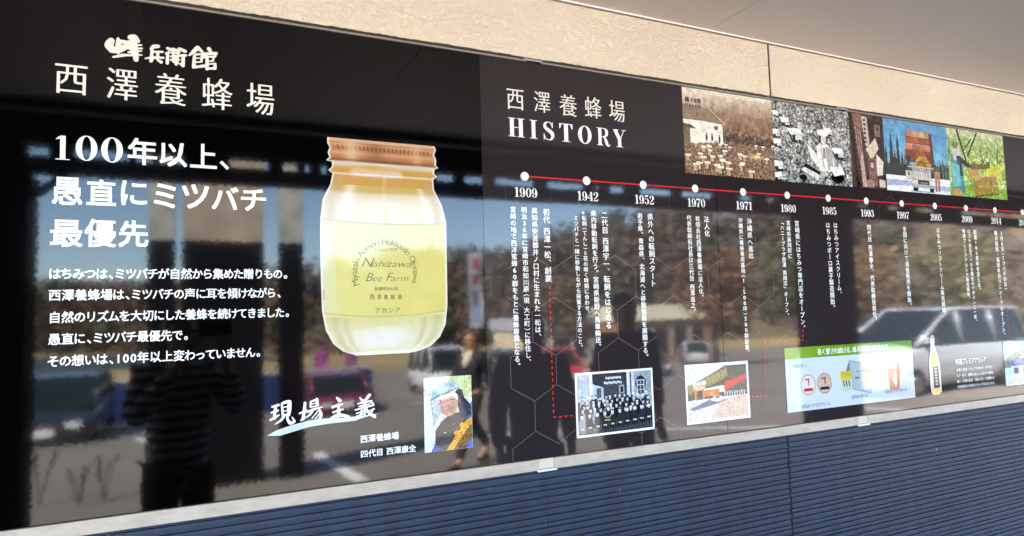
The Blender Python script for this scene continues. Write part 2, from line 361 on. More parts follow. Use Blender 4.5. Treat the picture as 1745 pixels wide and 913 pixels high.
def bold_put(ink, co, faces, em, wgt, pat, y=LAY - .0001):
    """wgt: extra stroke half width in em, as offset copies each in its own hair-thin layer"""
    if not wgt: ink.put(co, faces, y); return
    for k, (a, b) in enumerate(pat):
        c = co.copy(); c[:, 0] += a * wgt * em; c[:, 1] += b * wgt * em; ink.put(c, faces, y - 3e-5 * k)
def fit(ink, ch, box, wgt=.0, pat=B4, off=0.0, shear=0.0, y=LAY - .0001):
    """fit one glyph's ink to a pixel box (left, top, right, bottom) measured in the photograph's sign plane"""
    l, t, r, b = box; x0 = P(l, (t + b) / 2)[0]; x1 = P(r, (t + b) / 2)[0]; xm = (l + r) / 2; z1 = P(xm, t)[1]; z0 = P(xm, b)[1]
    need(ch, off); co, fc = GL[(ch, off)]; co = co.copy()
    mn = co.min(0); mx = co.max(0); em = z1 - z0; e = wgt * em
    co[:, 0] = x0 + e + (co[:, 0] - mn[0]) / max(mx[0] - mn[0], 1e-6) * (x1 - x0 - 2 * e)
    co[:, 1] = z0 + e + (co[:, 1] - mn[1]) / max(mx[1] - mn[1], 1e-6) * (z1 - z0 - 2 * e)
    if shear: co[:, 0] += (co[:, 1] - (z0 + z1) / 2) * shear
    bold_put(ink, co, fc, em, wgt, pat, y)
def hadv(c):
    if c in '、。': return .56
    if c in ' ': return .35
    if c in '0123456789': return .60
    if c.isascii(): return .56
    if '\u3040' <= c <= '\u30ff': return .90
    return 1.0
def hline(name, sign, text, xl, xr, zc, mat, wgt=.016, pat=B4, em=None, off=0.0):
    """horizontal line of text between plane positions xl..xr centred on height zc"""
    need(text, off); tot = sum(hadv(c) for c in text); e = (xr - xl) / tot; em = em or e; x = xl; ink = Ink()
    for c in text:
        a = hadv(c) * e
        if c != ' ':
            co, fc = GL[(c, off)]; co = co.copy(); w = co[:, 0].max() + co[:, 0].min()
            cx = .5 if not c.isascii() else w / 2
            if c in '、。': co[:, 0] += .12
            co[:, 0] = x + a / 2 + (co[:, 0] - (cx if c not in '、。' else .30)) * min(em, e); co[:, 1] = zc + (co[:, 1] - .38) * em
            bold_put(ink, co, fc, em, wgt, pat)
        x += a
    return ink.build(name, mat, sign)
def vline(sign, text, top, bot, wgt=.016, pat=B2, mat=None, name='text_column'):
    """vertical column of text between two pixel points"""
    x, z1 = P(*top); x2, z0 = P(*bot); x = (x + x2) / 2
    adv = [.45 if c == ' ' else (.62 if c in '0123456789,' and len(text) > 20 and False else (.72 if c in '()（）' else 1.0)) for c in text]
    e = (z1 - z0) / (sum(adv) - (.45 if text[-1] in '。、' else 0)); z = z1; ink = Ink(); need(text)
    for c, a in zip(text, adv):
        if c != ' ':
            co, fc = GL[(c, 0.0)]; co = co.copy(); cx = .5 if not c.isascii() else (co[:, 0].max() + co[:, 0].min()) / 2
            co[:, 0] -= cx; co[:, 1] -= .38
            if c in 'ー（）()～〜「」＝' :
                if c in '（）()': co[:, 0] -= (co[:, 0].max() + co[:, 0].min()) / 2; co[:, 1] -= (co[:, 1].max() + co[:, 1].min()) / 2
                if c in '（）()「」': co = np.column_stack([co[:, 1], -co[:, 0]]); 
                else: co = np.column_stack([co[:, 1], -co[:, 0]])
                if c in '（(「': co[:, 1] += (-.10 if c != '「' else 0)
            if c in '、。': co[:, 0] += .62; co[:, 1] += .58
            k = 1.12 if c in '0123456789' else 1
            co[:, 0] = x + co[:, 0] * e * k; co[:, 1] = z - a * e / 2 + co[:, 1] * e * .98
            bold_put(ink, co, fc, e, wgt * (1.7 if c in '0123456789,' else 1), pat)
        z -= a * e
    return ink.build(name, mat or M['ink_white'], sign)

# ---- black sign: lettering
def brushy(boxes, text, sign, name, w=.015):
    for c, b in zip(text, boxes):
        ink = Ink(); fit(ink, c, b, w, [(-1, 0), (0, .35), (1, 0)], -.008); ink.build(name, M['ink_cream'], sign)
brushy([(93.3, 110, 149.3, 161), (181.5, 117, 235, 171), (263.5, 125, 318, 179.5), (344, 133, 396.4, 187), (420, 142, 467.3, 195.5)], '西澤養蜂場', left, 'title_character')
# Bodoni style numerals and capitals drawn as ribbons
def ribbon(pts, ws):
    pts = [Vector(p) for p in pts]; L = []; Rr = []
    # Catmull-Rom smoothing
    P2 = []; W2 = []
    for i in range(len(pts) - 1):
        p0, p1, p2, p3 = pts[max(i - 1, 0)], pts[i], pts[i + 1], pts[min(i + 2, len(pts) - 1)]
        for s in range(4):
            u = s / 4; P2.append(.5 * ((2 * p1) + (-p0 + p2) * u + (2 * p0 - 5 * p1 + 4 * p2 - p3) * u * u + (-p0 + 3 * p1 - 3 * p2 + p3) * u ** 3)); W2.append(ws[i] * (1 - u) + ws[i + 1] * u)
    P2.append(pts[-1]); W2.append(ws[-1])
    for i, p in enumerate(P2):
        d = (P2[min(i + 1, len(P2) - 1)] - P2[max(i - 1, 0)]).normalized(); n = Vector((-d.y, d.x)); L.append(p + n * W2[i] / 2); Rr.append(p - n * W2[i] / 2)
    n = len(L); return [tuple(v) for v in L + Rr], [(i, n + i, n + i + 1, i + 1) for i in range(n - 1)]
def rect(x0, y0, x1, y1): return [(x0, y0), (x1, y0), (x1, y1), (x0, y1)], [(0, 1, 2, 3)]
def ring(cx, cy, rx, ry, ix, iy, n=28):
    a = [(cx + rx * math.cos(2 * math.pi * k / n), cy + ry * math.sin(2 * math.pi * k / n)) for k in range(n)]
    b = [(cx + ix * math.cos(2 * math.pi * k / n), cy + iy * math.sin(2 * math.pi * k / n)) for k in range(n)]
    return a + b, [(k, (k + 1) % n, n + (k + 1) % n, n + k) for k in range(n)]
def ball(cx, cy, r): return disc((cx, cy), r, 12), [tuple(range(12))]
def poly(*p): return list(p), [tuple(range(len(p)))]
BOD = {
 '0': (.60, [ring(.30, .5, .27, .5, .115, .465)]),
 '1': (.50, [rect(.17, .02, .35, .98), poly((.02, .83), (.172, .87), (.172, .995), (.10, .93)), poly((.172, .98), (.35, .98), (.35, 1.0), (.19, 1.0)), rect(.02, 0, .50, .035)]),
 '2': (.58, [ribbon([(.12, .74), (.16, .92), (.30, .98), (.44, .88), (.46, .68), (.34, .45), (.14, .20), (.06, .06)], [.06, .05, .04, .13, .17, .12, .05, .04]), ball(.13, .74, .085), poly((.05, 0), (.50, 0), (.55, .26), (.50, .26), (.42, .13), (.08, .11))]),
 '3': (.58, [ribbon([(.12, .80), (.18, .95), (.30, .98), (.42, .88), (.42, .66), (.32, .54), (.22, .52)], [.05, .05, .04, .14, .15, .06, .03]), ribbon([(.22, .525), (.36, .50), (.47, .38), (.46, .16), (.32, .02), (.18, .03), (.10, .16)], [.03, .06, .17, .17, .05, .04, .05]), ball(.12, .80, .075), ball(.12, .20, .08)]),
 '4': (.60, [rect(.32, .02, .49, 1.0), ribbon([(.36, .98), (.20, .63), (.03, .31)], [.05, .045, .045]), rect(.02, .26, .58, .33), rect(.20, 0, .58, .035)]),
 '5': (.56, [rect(.10, .53, .14, .99), poly((.10, .86), (.42, .84), (.50, 1.0), (.10, 1.0)), ribbon([(.12, .55), (.24, .63), (.38, .58), (.46, .36), (.42, .12), (.28, .01), (.14, .06)], [.03, .04, .10, .18, .12, .04, .05]), ball(.13, .17, .085)]),
 '7': (.55, [poly((.05, .84), (.54, .84), (.54, 1.0), (.05, 1.0)), rect(.05, .72, .09, .86), ribbon([(.52, .86), (.34, .55), (.26, .30), (.25, .0)], [.05, .09, .17, .19])]),
 '8': (.60, [ring(.30, .755, .22, .245, .095, .21), ring(.30, .27, .26, .27, .12, .235)]),
 '9': (.60, [ring(.28, .66, .25, .34, .10, .305), ribbon([(.53, .66), (.53, .42), (.44, .14), (.28, .02), (.14, .07)], [.06, .12, .12, .04, .05]), ball(.14, .17, .085), ribbon([(.455, .70), (.46, .50), (.42, .25)], [.14, .14, .06])]),
 'H': (.78, [rect(.09, .02, .28, .98), rect(.52, .02, .71, .98), rect(.28, .48, .52, .52), rect(.0, 0, .36, .035), rect(.43, 0, .79, .035), rect(.0, .965, .36, 1), rect(.43, .965, .79, 1)]),
 'I': (.40, [rect(.10, .02, .30, .98), rect(.0, 0, .40, .035), rect(.0, .965, .40, 1)]),
 'S': (.56, [ribbon([(.46, .72), (.40, .92), (.26, .98), (.12, .90), (.10, .72), (.24, .56), (.42, .42), (.48, .24), (.40, .06), (.26, .02), (.12, .08), (.05, .30)], [.03, .05, .04, .11, .15, .19, .20, .15, .10, .04, .05, .03]), rect(.455, .68, .49, .99), rect(.03, 0, .065, .34)]),
 'T': (.66, [rect(.23, .02, .43, .98), rect(.02, .955, .64, 1), poly((.0, .72), (.04, .72), (.12, .96), (.0, 1.0)), poly((.62, .72), (.66, .72), (.66, 1.0), (.54, .96)), rect(.13, 0, .53, .035)]),
 'O': (.72, [ring(.36, .5, .35, .51, .16, .47)]),
 'R': (.78, [rect(.09, .02, .28, .98), rect(.0, 0, .36, .035), rect(.0, .965, .36, 1), ribbon([(.28, .975), (.44, .97), (.57, .86), (.57, .62), (.44, .52), (.28, .51)], [.03, .05, .17, .17, .05, .03]), ribbon([(.36, .51), (.48, .42), (.55, .22), (.62, .04), (.72, .01), (.78, .10)], [.05, .12, .18, .14, .05, .03])]),
 'Y': (.74, [rect(.27, .02, .46, .48), rect(.17, 0, .56, .035), ribbon([(.12, .98), (.24, .72), (.365, .44)], [.20, .20, .19]), ribbon([(.64, .98), (.52, .72), (.42, .46)], [.04, .04, .05]), rect(.0, .965, .32, 1), rect(.50, .965, .76, 1)]),
}
def bod_fit(ink, c, x0, z0, x1, z1):
    w, parts = BOD[c]
    xs = [p[0] for V, F in parts for p in V]; mn, mx = min(xs), max(xs)
    for k, (V, F) in enumerate(parts):
        co = np.array(V, float); co[:, 0] = x0 + (co[:, 0] - mn) / (mx - mn) * (x1 - x0); co[:, 1] = z0 + co[:, 1] * (z1 - z0)
        FF = []
        for f in F:
            ar = sum(co[f[i]][0] * co[f[(i + 1) % len(f)]][1] - co[f[(i + 1) % len(f)]][0] * co[f[i]][1] for i in range(len(f)))
            FF.append(f if ar > 0 else f[::-1])
        ink.put(co, FF, LAY - .0001 - 2.5e-5 * k)
def bod_px(ink, c, l, t, r, b):
    m = (l + r) / 2; bod_fit(ink, c, P(l, (t + b) / 2)[0], P(m, b)[1], P(r, (t + b) / 2)[0], P(m, t)[1])
ink = Ink()
bod_px(ink, '1', 94.5, 231, 119.5, 272); bod_px(ink, '0', 129, 231, 166, 274); bod_px(ink, '0', 172.5, 234, 209.5, 277)
for c, b in zip('年以上、', [(217.8, 235.7, 268, 281), (272, 243, 319.5, 284), (324, 245, 369.8, 286.5), (374.5, 274.5, 390.5, 289)]): fit(ink, c, b, .019, B4, .0)
ink.build('headline_lettering', M['ink_white'], left)
ink = Ink()
for c, b in zip('愚直にミツバチ', [(88.5, 301.7, 141, 349), (147, 306, 198, 350), (206, 308, 251, 350), (262, 313, 300, 354), (310, 314, 356, 355.5), (360.5, 318, 406.5, 357), (410.5, 322, 453.5, 359.5)]): fit(ink, c, b, .020, B4, .0)
ink.build('headline_lettering', M['ink_white'], left)
ink = Ink()
for c, b in zip('最優先', [(85.5, 374.5, 141, 420.5), (144, 373.5, 198, 421), (202, 375.5, 253, 421)]): fit(ink, c, b, .019, B4, .0)
ink.build('headline_lettering', M['ink_white'], left)
for txt, l, r, yl in [('はちみつは、ミツバチが自然から集めた贈りもの。', 83, 491, 466), ('西澤養蜂場は、ミツバチの声に耳を傾けながら、', 82, 480, 502.8), ('自然のリズムを大切にした養蜂を続けてきました。', 82, 494, 541),
                      ('愚直に、ミツバチ最優先で。', 81.5, 322, 578.3), ('その想いは、100年以上変わっていません。', 80.5, 445, 616)]:
    x0, zc = P(l, yl); x1 = P(r, yl - (r - l) * .04)[0]
    hline('paragraph_line', left, txt, x0, x1, zc, M['ink_white'], .018, B4, em=.0262)
def brush(name, chars, ox, oy, sc, mat, g=1.0):
    """brush-written characters: each stroke a ribbon of changing width with rounded ends, measured on the photograph"""
    for strokes in chars:
        ink = Ink(); k = 0
        for st in strokes:
            pts = [P(ox + x / sc, oy + y / sc) for x, y, w in st]; x_, y_ = st[0][0], st[0][1]; mpp = P(ox + x_ / sc + 1, oy + y_ / sc)[0] - P(ox + x_ / sc, oy + y_ / sc)[0]; ws = [w * g / sc * mpp for x, y, w in st]
            V, F = ribbon(pts, ws); co = np.array(V)
            for q, (VV, FF) in enumerate([(co, F), (np.array(disc(pts[0], ws[0] * .5, 10, ws[0] * .5)), [tuple(range(10))]), (np.array(disc(pts[-1], ws[-1] * .5, 10, ws[-1] * .5)), [tuple(range(10))])]):
                ink.put(VV, FF, LAY - .0001 - 1.2e-5 * k); k += 1
        ink.build(name, mat, left)
brush('brush_logo_character', [
 [[(215, 140, 70), (190, 200, 95), (235, 262, 60)], [(220, 255, 70), (300, 250, 80), (400, 215, 60)], [(300, 115, 30), (305, 200, 60), (300, 290, 40)], [(300, 145, 44), (410, 165, 46)], [(400, 165, 26), (395, 240, 30)], [(240, 342, 22), (370, 322, 34)], [(350, 315, 30), (425, 320, 26)], [(455, 100, 60), (500, 105, 80), (545, 145, 44)], [(430, 150, 24), (555, 160, 20)], [(470, 150, 50), (420, 230, 30)], [(505, 160, 50), (515, 290, 60), (522, 375, 52)], [(430, 200, 26), (588, 196, 20)], [(440, 243, 22), (596, 236, 20)], [(430, 285, 24), (590, 268, 16)], [(440, 322, 26), (592, 318, 16)], [(470, 190, 60), (480, 300, 40)]],
 [[(795, 210, 40), (740, 215, 44), (705, 245, 24)], [(722, 225, 26), (716, 335, 36)], [(722, 278, 26), (850, 278, 24)], [(790, 285, 30), (792, 345, 34)], [(636, 360, 14), (740, 350, 34), (862, 352, 22)], [(722, 360, 34), (708, 392, 36)], [(790, 378, 26), (832, 404, 36)]],
 [[(915, 235, 34), (945, 252, 34)], [(898, 300, 30), (930, 285, 26)], [(915, 310, 30), (910, 418, 34)], [(965, 245, 30), (1050, 262, 30)], [(958, 290, 20), (1062, 288, 20)], [(985, 240, 24), (985, 400, 28)], [(1040, 250, 20), (1036, 420, 24)], [(955, 335, 22), (1072, 330, 20)], [(950, 378, 20), (1062, 376, 18)], [(1010, 330, 30), (1020, 432, 34)], [(1060, 242, 34), (1130, 272, 36)], [(1068, 322, 24), (1140, 322, 28)], [(1108, 322, 32), (1102, 448, 40)], [(1065, 425, 18), (1100, 452, 26)]],
 [[(1285, 228, 46), (1235, 275, 40), (1180, 322, 16)], [(1290, 228, 40), (1345, 280, 26)], [(1255, 312, 22), (1342, 305, 24)], [(1246, 330, 30), (1238, 455, 40)], [(1340, 312, 24), (1332, 400, 24)], [(1250, 358, 13), (1332, 354, 13)], [(1250, 408, 16), (1334, 402, 16)], [(1232, 472, 26), (1365, 452, 34)], [(1425, 240, 40), (1450, 282, 34)], [(1368, 305, 30), (1515, 298, 34)], [(1370, 305, 26), (1366, 350, 24)], [(1510, 298, 26), (1500, 338, 24)], [(1402, 335, 30), (1402, 488, 38)], [(1402, 345, 18), (1478, 340, 22), (1474, 388, 20)], [(1402, 396, 16), (1480, 392, 18)], [(1402, 432, 16), (1505, 426, 18)], [(1504, 426, 24), (1498, 482, 38)], [(1402, 486, 24), (1500, 484, 28)]]], 160, 50, 7.27, M['ink_cream'], 1.28)
brush('brush_motto_character', [
 [[(188, 262, 20), (272, 238, 30)], [(236, 250, 26), (226, 330, 30), (218, 420, 26)], [(176, 340, 18), (262, 312, 26)], [(165, 440, 22), (225, 405, 28), (285, 372, 12)], [(318, 222, 22), (326, 300, 24), (330, 372, 22)], [(318, 218, 22), (380, 196, 34), (425, 192, 34)], [(424, 200, 40), (418, 290, 46), (412, 372, 30)], [(336, 272, 12), (404, 256, 12)], [(336, 324, 12), (404, 308, 12)], [(332, 378, 20), (400, 362, 18)], [(350, 375, 30), (310, 440, 26), (222, 502, 6)], [(395, 372, 24), (396, 430, 26), (436, 482, 38), (492, 462, 18)], [(456, 400, 8), (490, 455, 26)]],
 [[(558, 352, 16), (650, 312, 24)], [(632, 208, 26), (622, 320, 32), (600, 432, 26)], [(580, 445, 18), (612, 420, 22), (648, 398, 8)], [(708, 192, 18), (706, 262, 18)], [(712, 190, 14), (790, 162, 24)], [(792, 162, 34), (800, 240, 28)], [(712, 226, 9), (792, 210, 9)], [(706, 266, 12), (802, 246, 14)], [(668, 330, 22), (760, 292, 26), (862, 264, 14)], [(745, 300, 20), (700, 365, 22), (650, 402, 8)], [(828, 300, 22), (850, 370, 32), (812, 448, 26), (772, 446, 8)], [(806, 318, 14), (728, 416, 10)], [(832, 346, 12), (770, 424, 12)]],
 [[(1062, 140, 20), (1102, 178, 38)], [(1005, 268, 28), (1070, 242, 26), (1132, 228, 20)], [(1080, 232, 26), (1090, 320, 32), (1078, 392, 26)], [(1012, 338, 22), (1080, 312, 22), (1150, 296, 14)], [(962, 428, 14), (1060, 378, 34), (1150, 376, 30), (1222, 404, 34)]],
 [[(1375, 140, 16), (1412, 186, 24)], [(1502, 104, 34), (1465, 150, 26), (1440, 190, 12)], [(1348, 222, 14), (1440, 200, 18), (1536, 180, 14)], [(1360, 258, 12), (1500, 226, 14)], [(1434, 170, 20), (1440, 270, 22), (1438, 372, 18)], [(1310, 304, 14), (1430, 272, 20), (1562, 240, 14)], [(1326, 352, 12), (1430, 316, 16)], [(1398, 292, 14), (1388, 382, 22)], [(1328, 390, 10), (1424, 352, 14)], [(1450, 264, 16), (1500, 345, 26), (1572, 392, 34)], [(1462, 336, 10), (1566, 288, 16)], [(1546, 318, 14), (1470, 392, 8)], [(1516, 196, 14), (1552, 222, 22)]]], 440, 660, 7.93, M['ink_white'], 1.32)
tp = [(455.8, 742), (471.5, 733), (496.7, 724.3), (528.3, 716), (553.5, 713), (591, 711), (629, 706.7), (644, 704.5)]; bt = [(455.9, 742.4), (477.8, 742.2), (503, 734.4), (528.3, 726.8), (566, 721), (604, 717), (626.6, 709), (644, 705)]
V = [P(*q) for q in tp + bt]; n = len(tp); ink = Ink(); ink.put(np.array(V), [(i, n + i, n + i + 1, i + 1) for i in range(n - 1)], LAY - .00005)
ink.build('brush_underline', film('ink_paleblue', (.55, .62, .74)), left)
for txt, l, r, yl in [('西澤養蜂場', 613.5, 680, 748.5), ('四代目 西澤康全', 614, 709, 774)]:
    x0, zc = P(l, yl); hline('caption_line', left, txt, x0, P(r, yl - 3)[0], zc, M['ink_white'], .017, B4)

# ---- charcoal sign: lettering, timeline
brushy([(863.5, 152, 892.3, 187), (909.8, 156, 937.4, 192), (953.4, 161, 982.5, 198), (996.3, 165, 1024.8, 202), (1037.7, 171.4, 1064.4, 207.3)], '西澤養蜂場', right, 'title_character', .013)
ink = Ink()
for c, (l, r) in zip('HISTORY', [(866, 893.7), (902.8, 915.5), (926, 944.3), (953.2, 975.6), (984.8, 1007.8), (1016.6, 1039.4), (1044.5, 1066.4)]):
    zt, zb = P(880, 201.2)[1], P(880, 233)[1]; bod_fit(ink, c, P(l, 225)[0], zb, P(r, 225)[0], zt)
ink.build('history_lettering', M['ink_white'], right)
X0, DX, ZL = .8525, .21165, 1.9035
xe = 7.3
flat('timeline_line', right, [seg((X0, ZL), (xe, ZL), .0042)], M['ink_red'], LAY)
years = ['1909', '1942', '1952', '1970', '1971', '1980', '1985', '1993', '1997', '2005', '2009', '2014', '2018', '2019', '2020']
ya, yb = P(876.8, 328)[0] - X0, P(915.5, 328)[0] - X0; zt, zb = P(896, 319.8)[1], P(896, 336)[1]
for i in range(30):
    x = X0 + DX * i
    flat('timeline_dot', right, [disc((x, ZL), .0132, 24)], M['ink_white'], LAY - .0003)
    if i < 13:
        ink = Ink(); t = years[i] if i < 12 else '20'; ws = [BOD[c][0] for c in t]; tot = sum(ws) + .06 * 3; wid = (yb - ya) if i < 12 else (yb - ya) * .5; xx = x + ya
        tot = sum(ws) + .06 * (len(t) - 1)
        for c, w in zip(t, ws):
            a = w / tot * wid; bod_fit(ink, c, xx, zb, xx + a, zt); xx += a + .06 / tot * wid
        ink.build('year_label', M['ink_white'], right)
cols = [('初代 西澤一松、創業', (930.9, 354.5), (934.3, 481)), ('高知県安芸郡井ノ口村に生まれた一松は、', (909.7, 352.8), (917.8, 574)), ('明治36年に宮崎市和知川原（現 大工町）に移住し、', (891.8, 352), (901, 617)), ('宮崎の地で西洋蜜蜂60群をもとに養蜂専業となる。', (872.9, 351), (882.6, 624)),
 ('二代目 西澤宇一、転飼をはじめる', (1029.8, 360), (1037.4, 560.5)), ('県内移動転飼を行う。宮崎県飯野へ馬車輸送。', (1010.2, 358), (1020.6, 591)), ('※転飼(てんし)＝花の咲く時期に合わせ、', (993.7, 357.5), (1002.2, 534.5)), ('ミツバチと一緒に移動しながら採蜜する方法のこと。', (980.3, 366.5), (990, 592)),
 ('県外への転飼スタート', (1107.6, 363), (1113.4, 489)), ('岩手県、青森県、北海道へと移動養蜂を展開する。', (1089.2, 362), (1101.4, 608.5)),
 ('法人化', (1203.8, 367.5), (1205, 403.5)), ('有限会社西澤養蜂場に法人化。', (1187.7, 367.5), (1195.8, 507)), ('代表取締役社長は三代目 西澤道之。', (1173.2, 366), (1182, 531)),
 ('沖縄県へ進出', (1276.7, 371.5), (1279.7, 441)), ('沖縄県に養蜂専用基地(1,500坪)500群設置。', (1260.9, 370.5), (1274, 601.5)),
 ('宮崎県にはちみつ専門店をオープン。', (1356.5, 375), (1369.3, 559.5)), ('宮崎県高岡町に', (1342.7, 375), (1346.6, 441)), ('「ハニープラザ西澤 高岡店」オープン。', (1331.4, 374.3), (1342, 538)),
 ('はちみつアイスクリーム、', (1422.6, 378.5), (1431.4, 501.5)), ('はちみつボーロ菓子製造開始。', (1409.2, 378), (1420.6, 525)), ('四代目 西澤康全、代表取締役就任。', (1479.8, 382), (1491.6, 546)), ('全国に向けて通信販売を開始。', (1540.3, 384.8), (1551, 521)),
 ('はちみつソフトクリーム販売開始。', (1597, 387.3), (1609.8, 538)), ('創業100周年を迎える。', (1660, 390.5), (1669.9, 495)), ('ロゴや商品ラベルを現在のデザインに一新。', (1650.6, 390.3), (1662.6, 548)), ('特選プレミアアカシア販売開始。', (1641.7, 389.8), (1651, 510)),
 ('3月8日(ミツバチの日)', (1705.8, 393), (1713.8, 495)), ('蜂兵衛館・高岡本店リニューアルオープン。', (1696, 392.4), (1711, 571.5))]
for t, a, b in cols: vline(right, t, a, b, .018 if a[0] < 1100 else .014, B2)
# red dashed leaders
def dashed(pts, w=.0036, dash=.0095, gap=.0085):
    out = []
    for a, b in zip(pts[:-1], pts[1:]):
        L = math.hypot(b[0] - a[0], b[1] - a[1]); s = 0
        while s < L:
            e = min(s + dash, L); f = lambda q: (a[0] + (b[0] - a[0]) * q / L, a[1] + (b[1] - a[1]) * q / L)
            if e - s > .002: out.append(seg(f(s), f(e), w))
            s += dash + gap
    return out
x = P(940, 600)[0]
flat('dashed_leader', right, dashed([(x, P(936, 487)[1]), (x, P(945, 711)[1]), (P(979, 708)[0], P(945, 711)[1])]), M['ink_red'])
xa, xb = P(1369, 575)[0], P(1303, 630)[0]; za, zb2 = P(1335, 581)[1], P(1293, 675)[1]
flat('dashed_leader', right, dashed([(xa, P(1369, 561)[1]), (xa, za), (xb, za), (xb, zb2), (P(1280, 676)[0], zb2)]), M['ink_red'])
xa = P(1717, 540)[0]
flat('dashed_leader', right, dashed([(xa, P(1715, 500)[1]), (xa, P(1719, 575)[1])], .0022), M['ink_red'])
# honeycomb pattern
a_ = .0848; hw = .0735
random.seed(21); hx = []; hf = []; seen = set()
def vtx(i, j, top):    # row j: even rows centred on .79, odd rows shifted half a cell; vertical edge from zt to zt-a
    return
for j in range(-2, 9):
    for i in range(-1, 40):
        x = .79 + 2 * hw * i + (hw if j % 2 else 0); zt_ = 1.8865 - .1270 * j
        keep_zone = (x < 2.0 and j >= 0) or (x > 2.35 and j <= 3)
        if not keep_zone or x < XS + .01: continue
        faint = x > 1.9 or j == 0; drop = .10 if x < 1.3 else .32
        L = hf if faint else hx
        for (p, q) in (((x, zt_), (x, zt_ - a_)), ((x, zt_ - a_), (x + hw, zt_ - a_ - a_ / 2)), ((x, zt_ - a_), (x - hw, zt_ - a_ - a_ / 2))):
            if random.random() < drop: continue
            p = (p[0], min(max(p[1], ZB + .001), ZT - .001)); q = (q[0], min(max(q[1], ZB + .001), ZT - .001))
            if abs(p[0] - q[0]) + abs(p[1] - q[1]) < .01 or min(p[0], q[0]) < XS + .002: continue
            L.append(seg(p, q, .0021 if not faint else .0017))
for L_, m_ in ((hx, 'ink_hex'), (hf, 'ink_hexfaint')):
    for q_ in L_: flat('honeycomb_line', right, [q_], M[m_], LAY + .00015)

# ------------------------------------------------------------------ printed pictures: drawn point by point on fine flat sheets
class Pic:
    def __init__(s, w, h, bgc=(128, 128, 128)):
        s.w, s.h = w, h; s.a = np.ones((h, w, 3)) * np.array(bgc, float); yy, xx = np.mgrid[0:h, 0:w]; s.X = xx / (w - 1); s.Y = yy / (h - 1)
    def mix(s, m, c, al=1.0):
        m = np.clip(m * al, 0, 1)[..., None]; s.a = s.a * (1 - m) + np.array(c, float) * m
    def rect(s, x0, y0, x1, y1, c, al=1): s.mix(((s.X >= x0) & (s.X <= x1) & (s.Y >= y0) & (s.Y <= y1)).astype(float), c, al)
    def poly(s, pts, c, al=1):
        ins = np.zeros(s.X.shape, bool); n = len(pts)
        for i in range(n):
            x1, y1 = pts[i]; x2, y2 = pts[(i + 1) % n]
            if y1 == y2: continue
            cnd = ((s.Y >= min(y1, y2)) & (s.Y < max(y1, y2))) & (s.X < (s.Y - y1) * (x2 - x1) / (y2 - y1) + x1); ins ^= cnd
        s.mix(ins.astype(float), c, al)
    def ell(s, cx, cy, rx, ry, c, al=1, soft=0.0):
        d = ((s.X - cx) / rx) ** 2 + ((s.Y - cy) / ry) ** 2; s.mix(np.clip((1 - d) / soft, 0, 1) if soft else (d < 1).astype(float), c, al)
    def line(s, x0, y0, x1, y1, w, c, al=1):
        asp = s.h / s.w; dx, dy = x1 - x0, (y1 - y0) * asp; L2 = dx * dx + dy * dy + 1e-9; px, py = s.X - x0, (s.Y - y0) * asp
        t = np.clip((px * dx + py * dy) / L2, 0, 1); d = np.hypot(px - t * dx, py - t * dy); s.mix((d < w / 2).astype(float), c, al)
    def noise(s, amp, cell=1, reg=None, seed=0):
        r = np.random.default_rng(seed); h, w = s.h // cell + 2, s.w // cell + 2; n = r.normal(0, 1, (h, w))
        yy, xx = np.mgrid[0:s.h, 0:s.w]; fy, fx = yy / cell, xx / cell; iy, ix = fy.astype(int), fx.astype(int); fy, fx = fy - iy, fx - ix
        v = n[iy, ix] * (1 - fy) * (1 - fx) + n[iy + 1, ix] * fy * (1 - fx) + n[iy, ix + 1] * (1 - fy) * fx + n[iy + 1, ix + 1] * fy * fx
        m = 1 if reg is None else reg; s.a += (v * m)[..., None] * np.array(amp if hasattr(amp, '__len__') else (amp,) * 3, float)
    def glyph(s, ch, x0, y0, x1, y1, c):
        pass
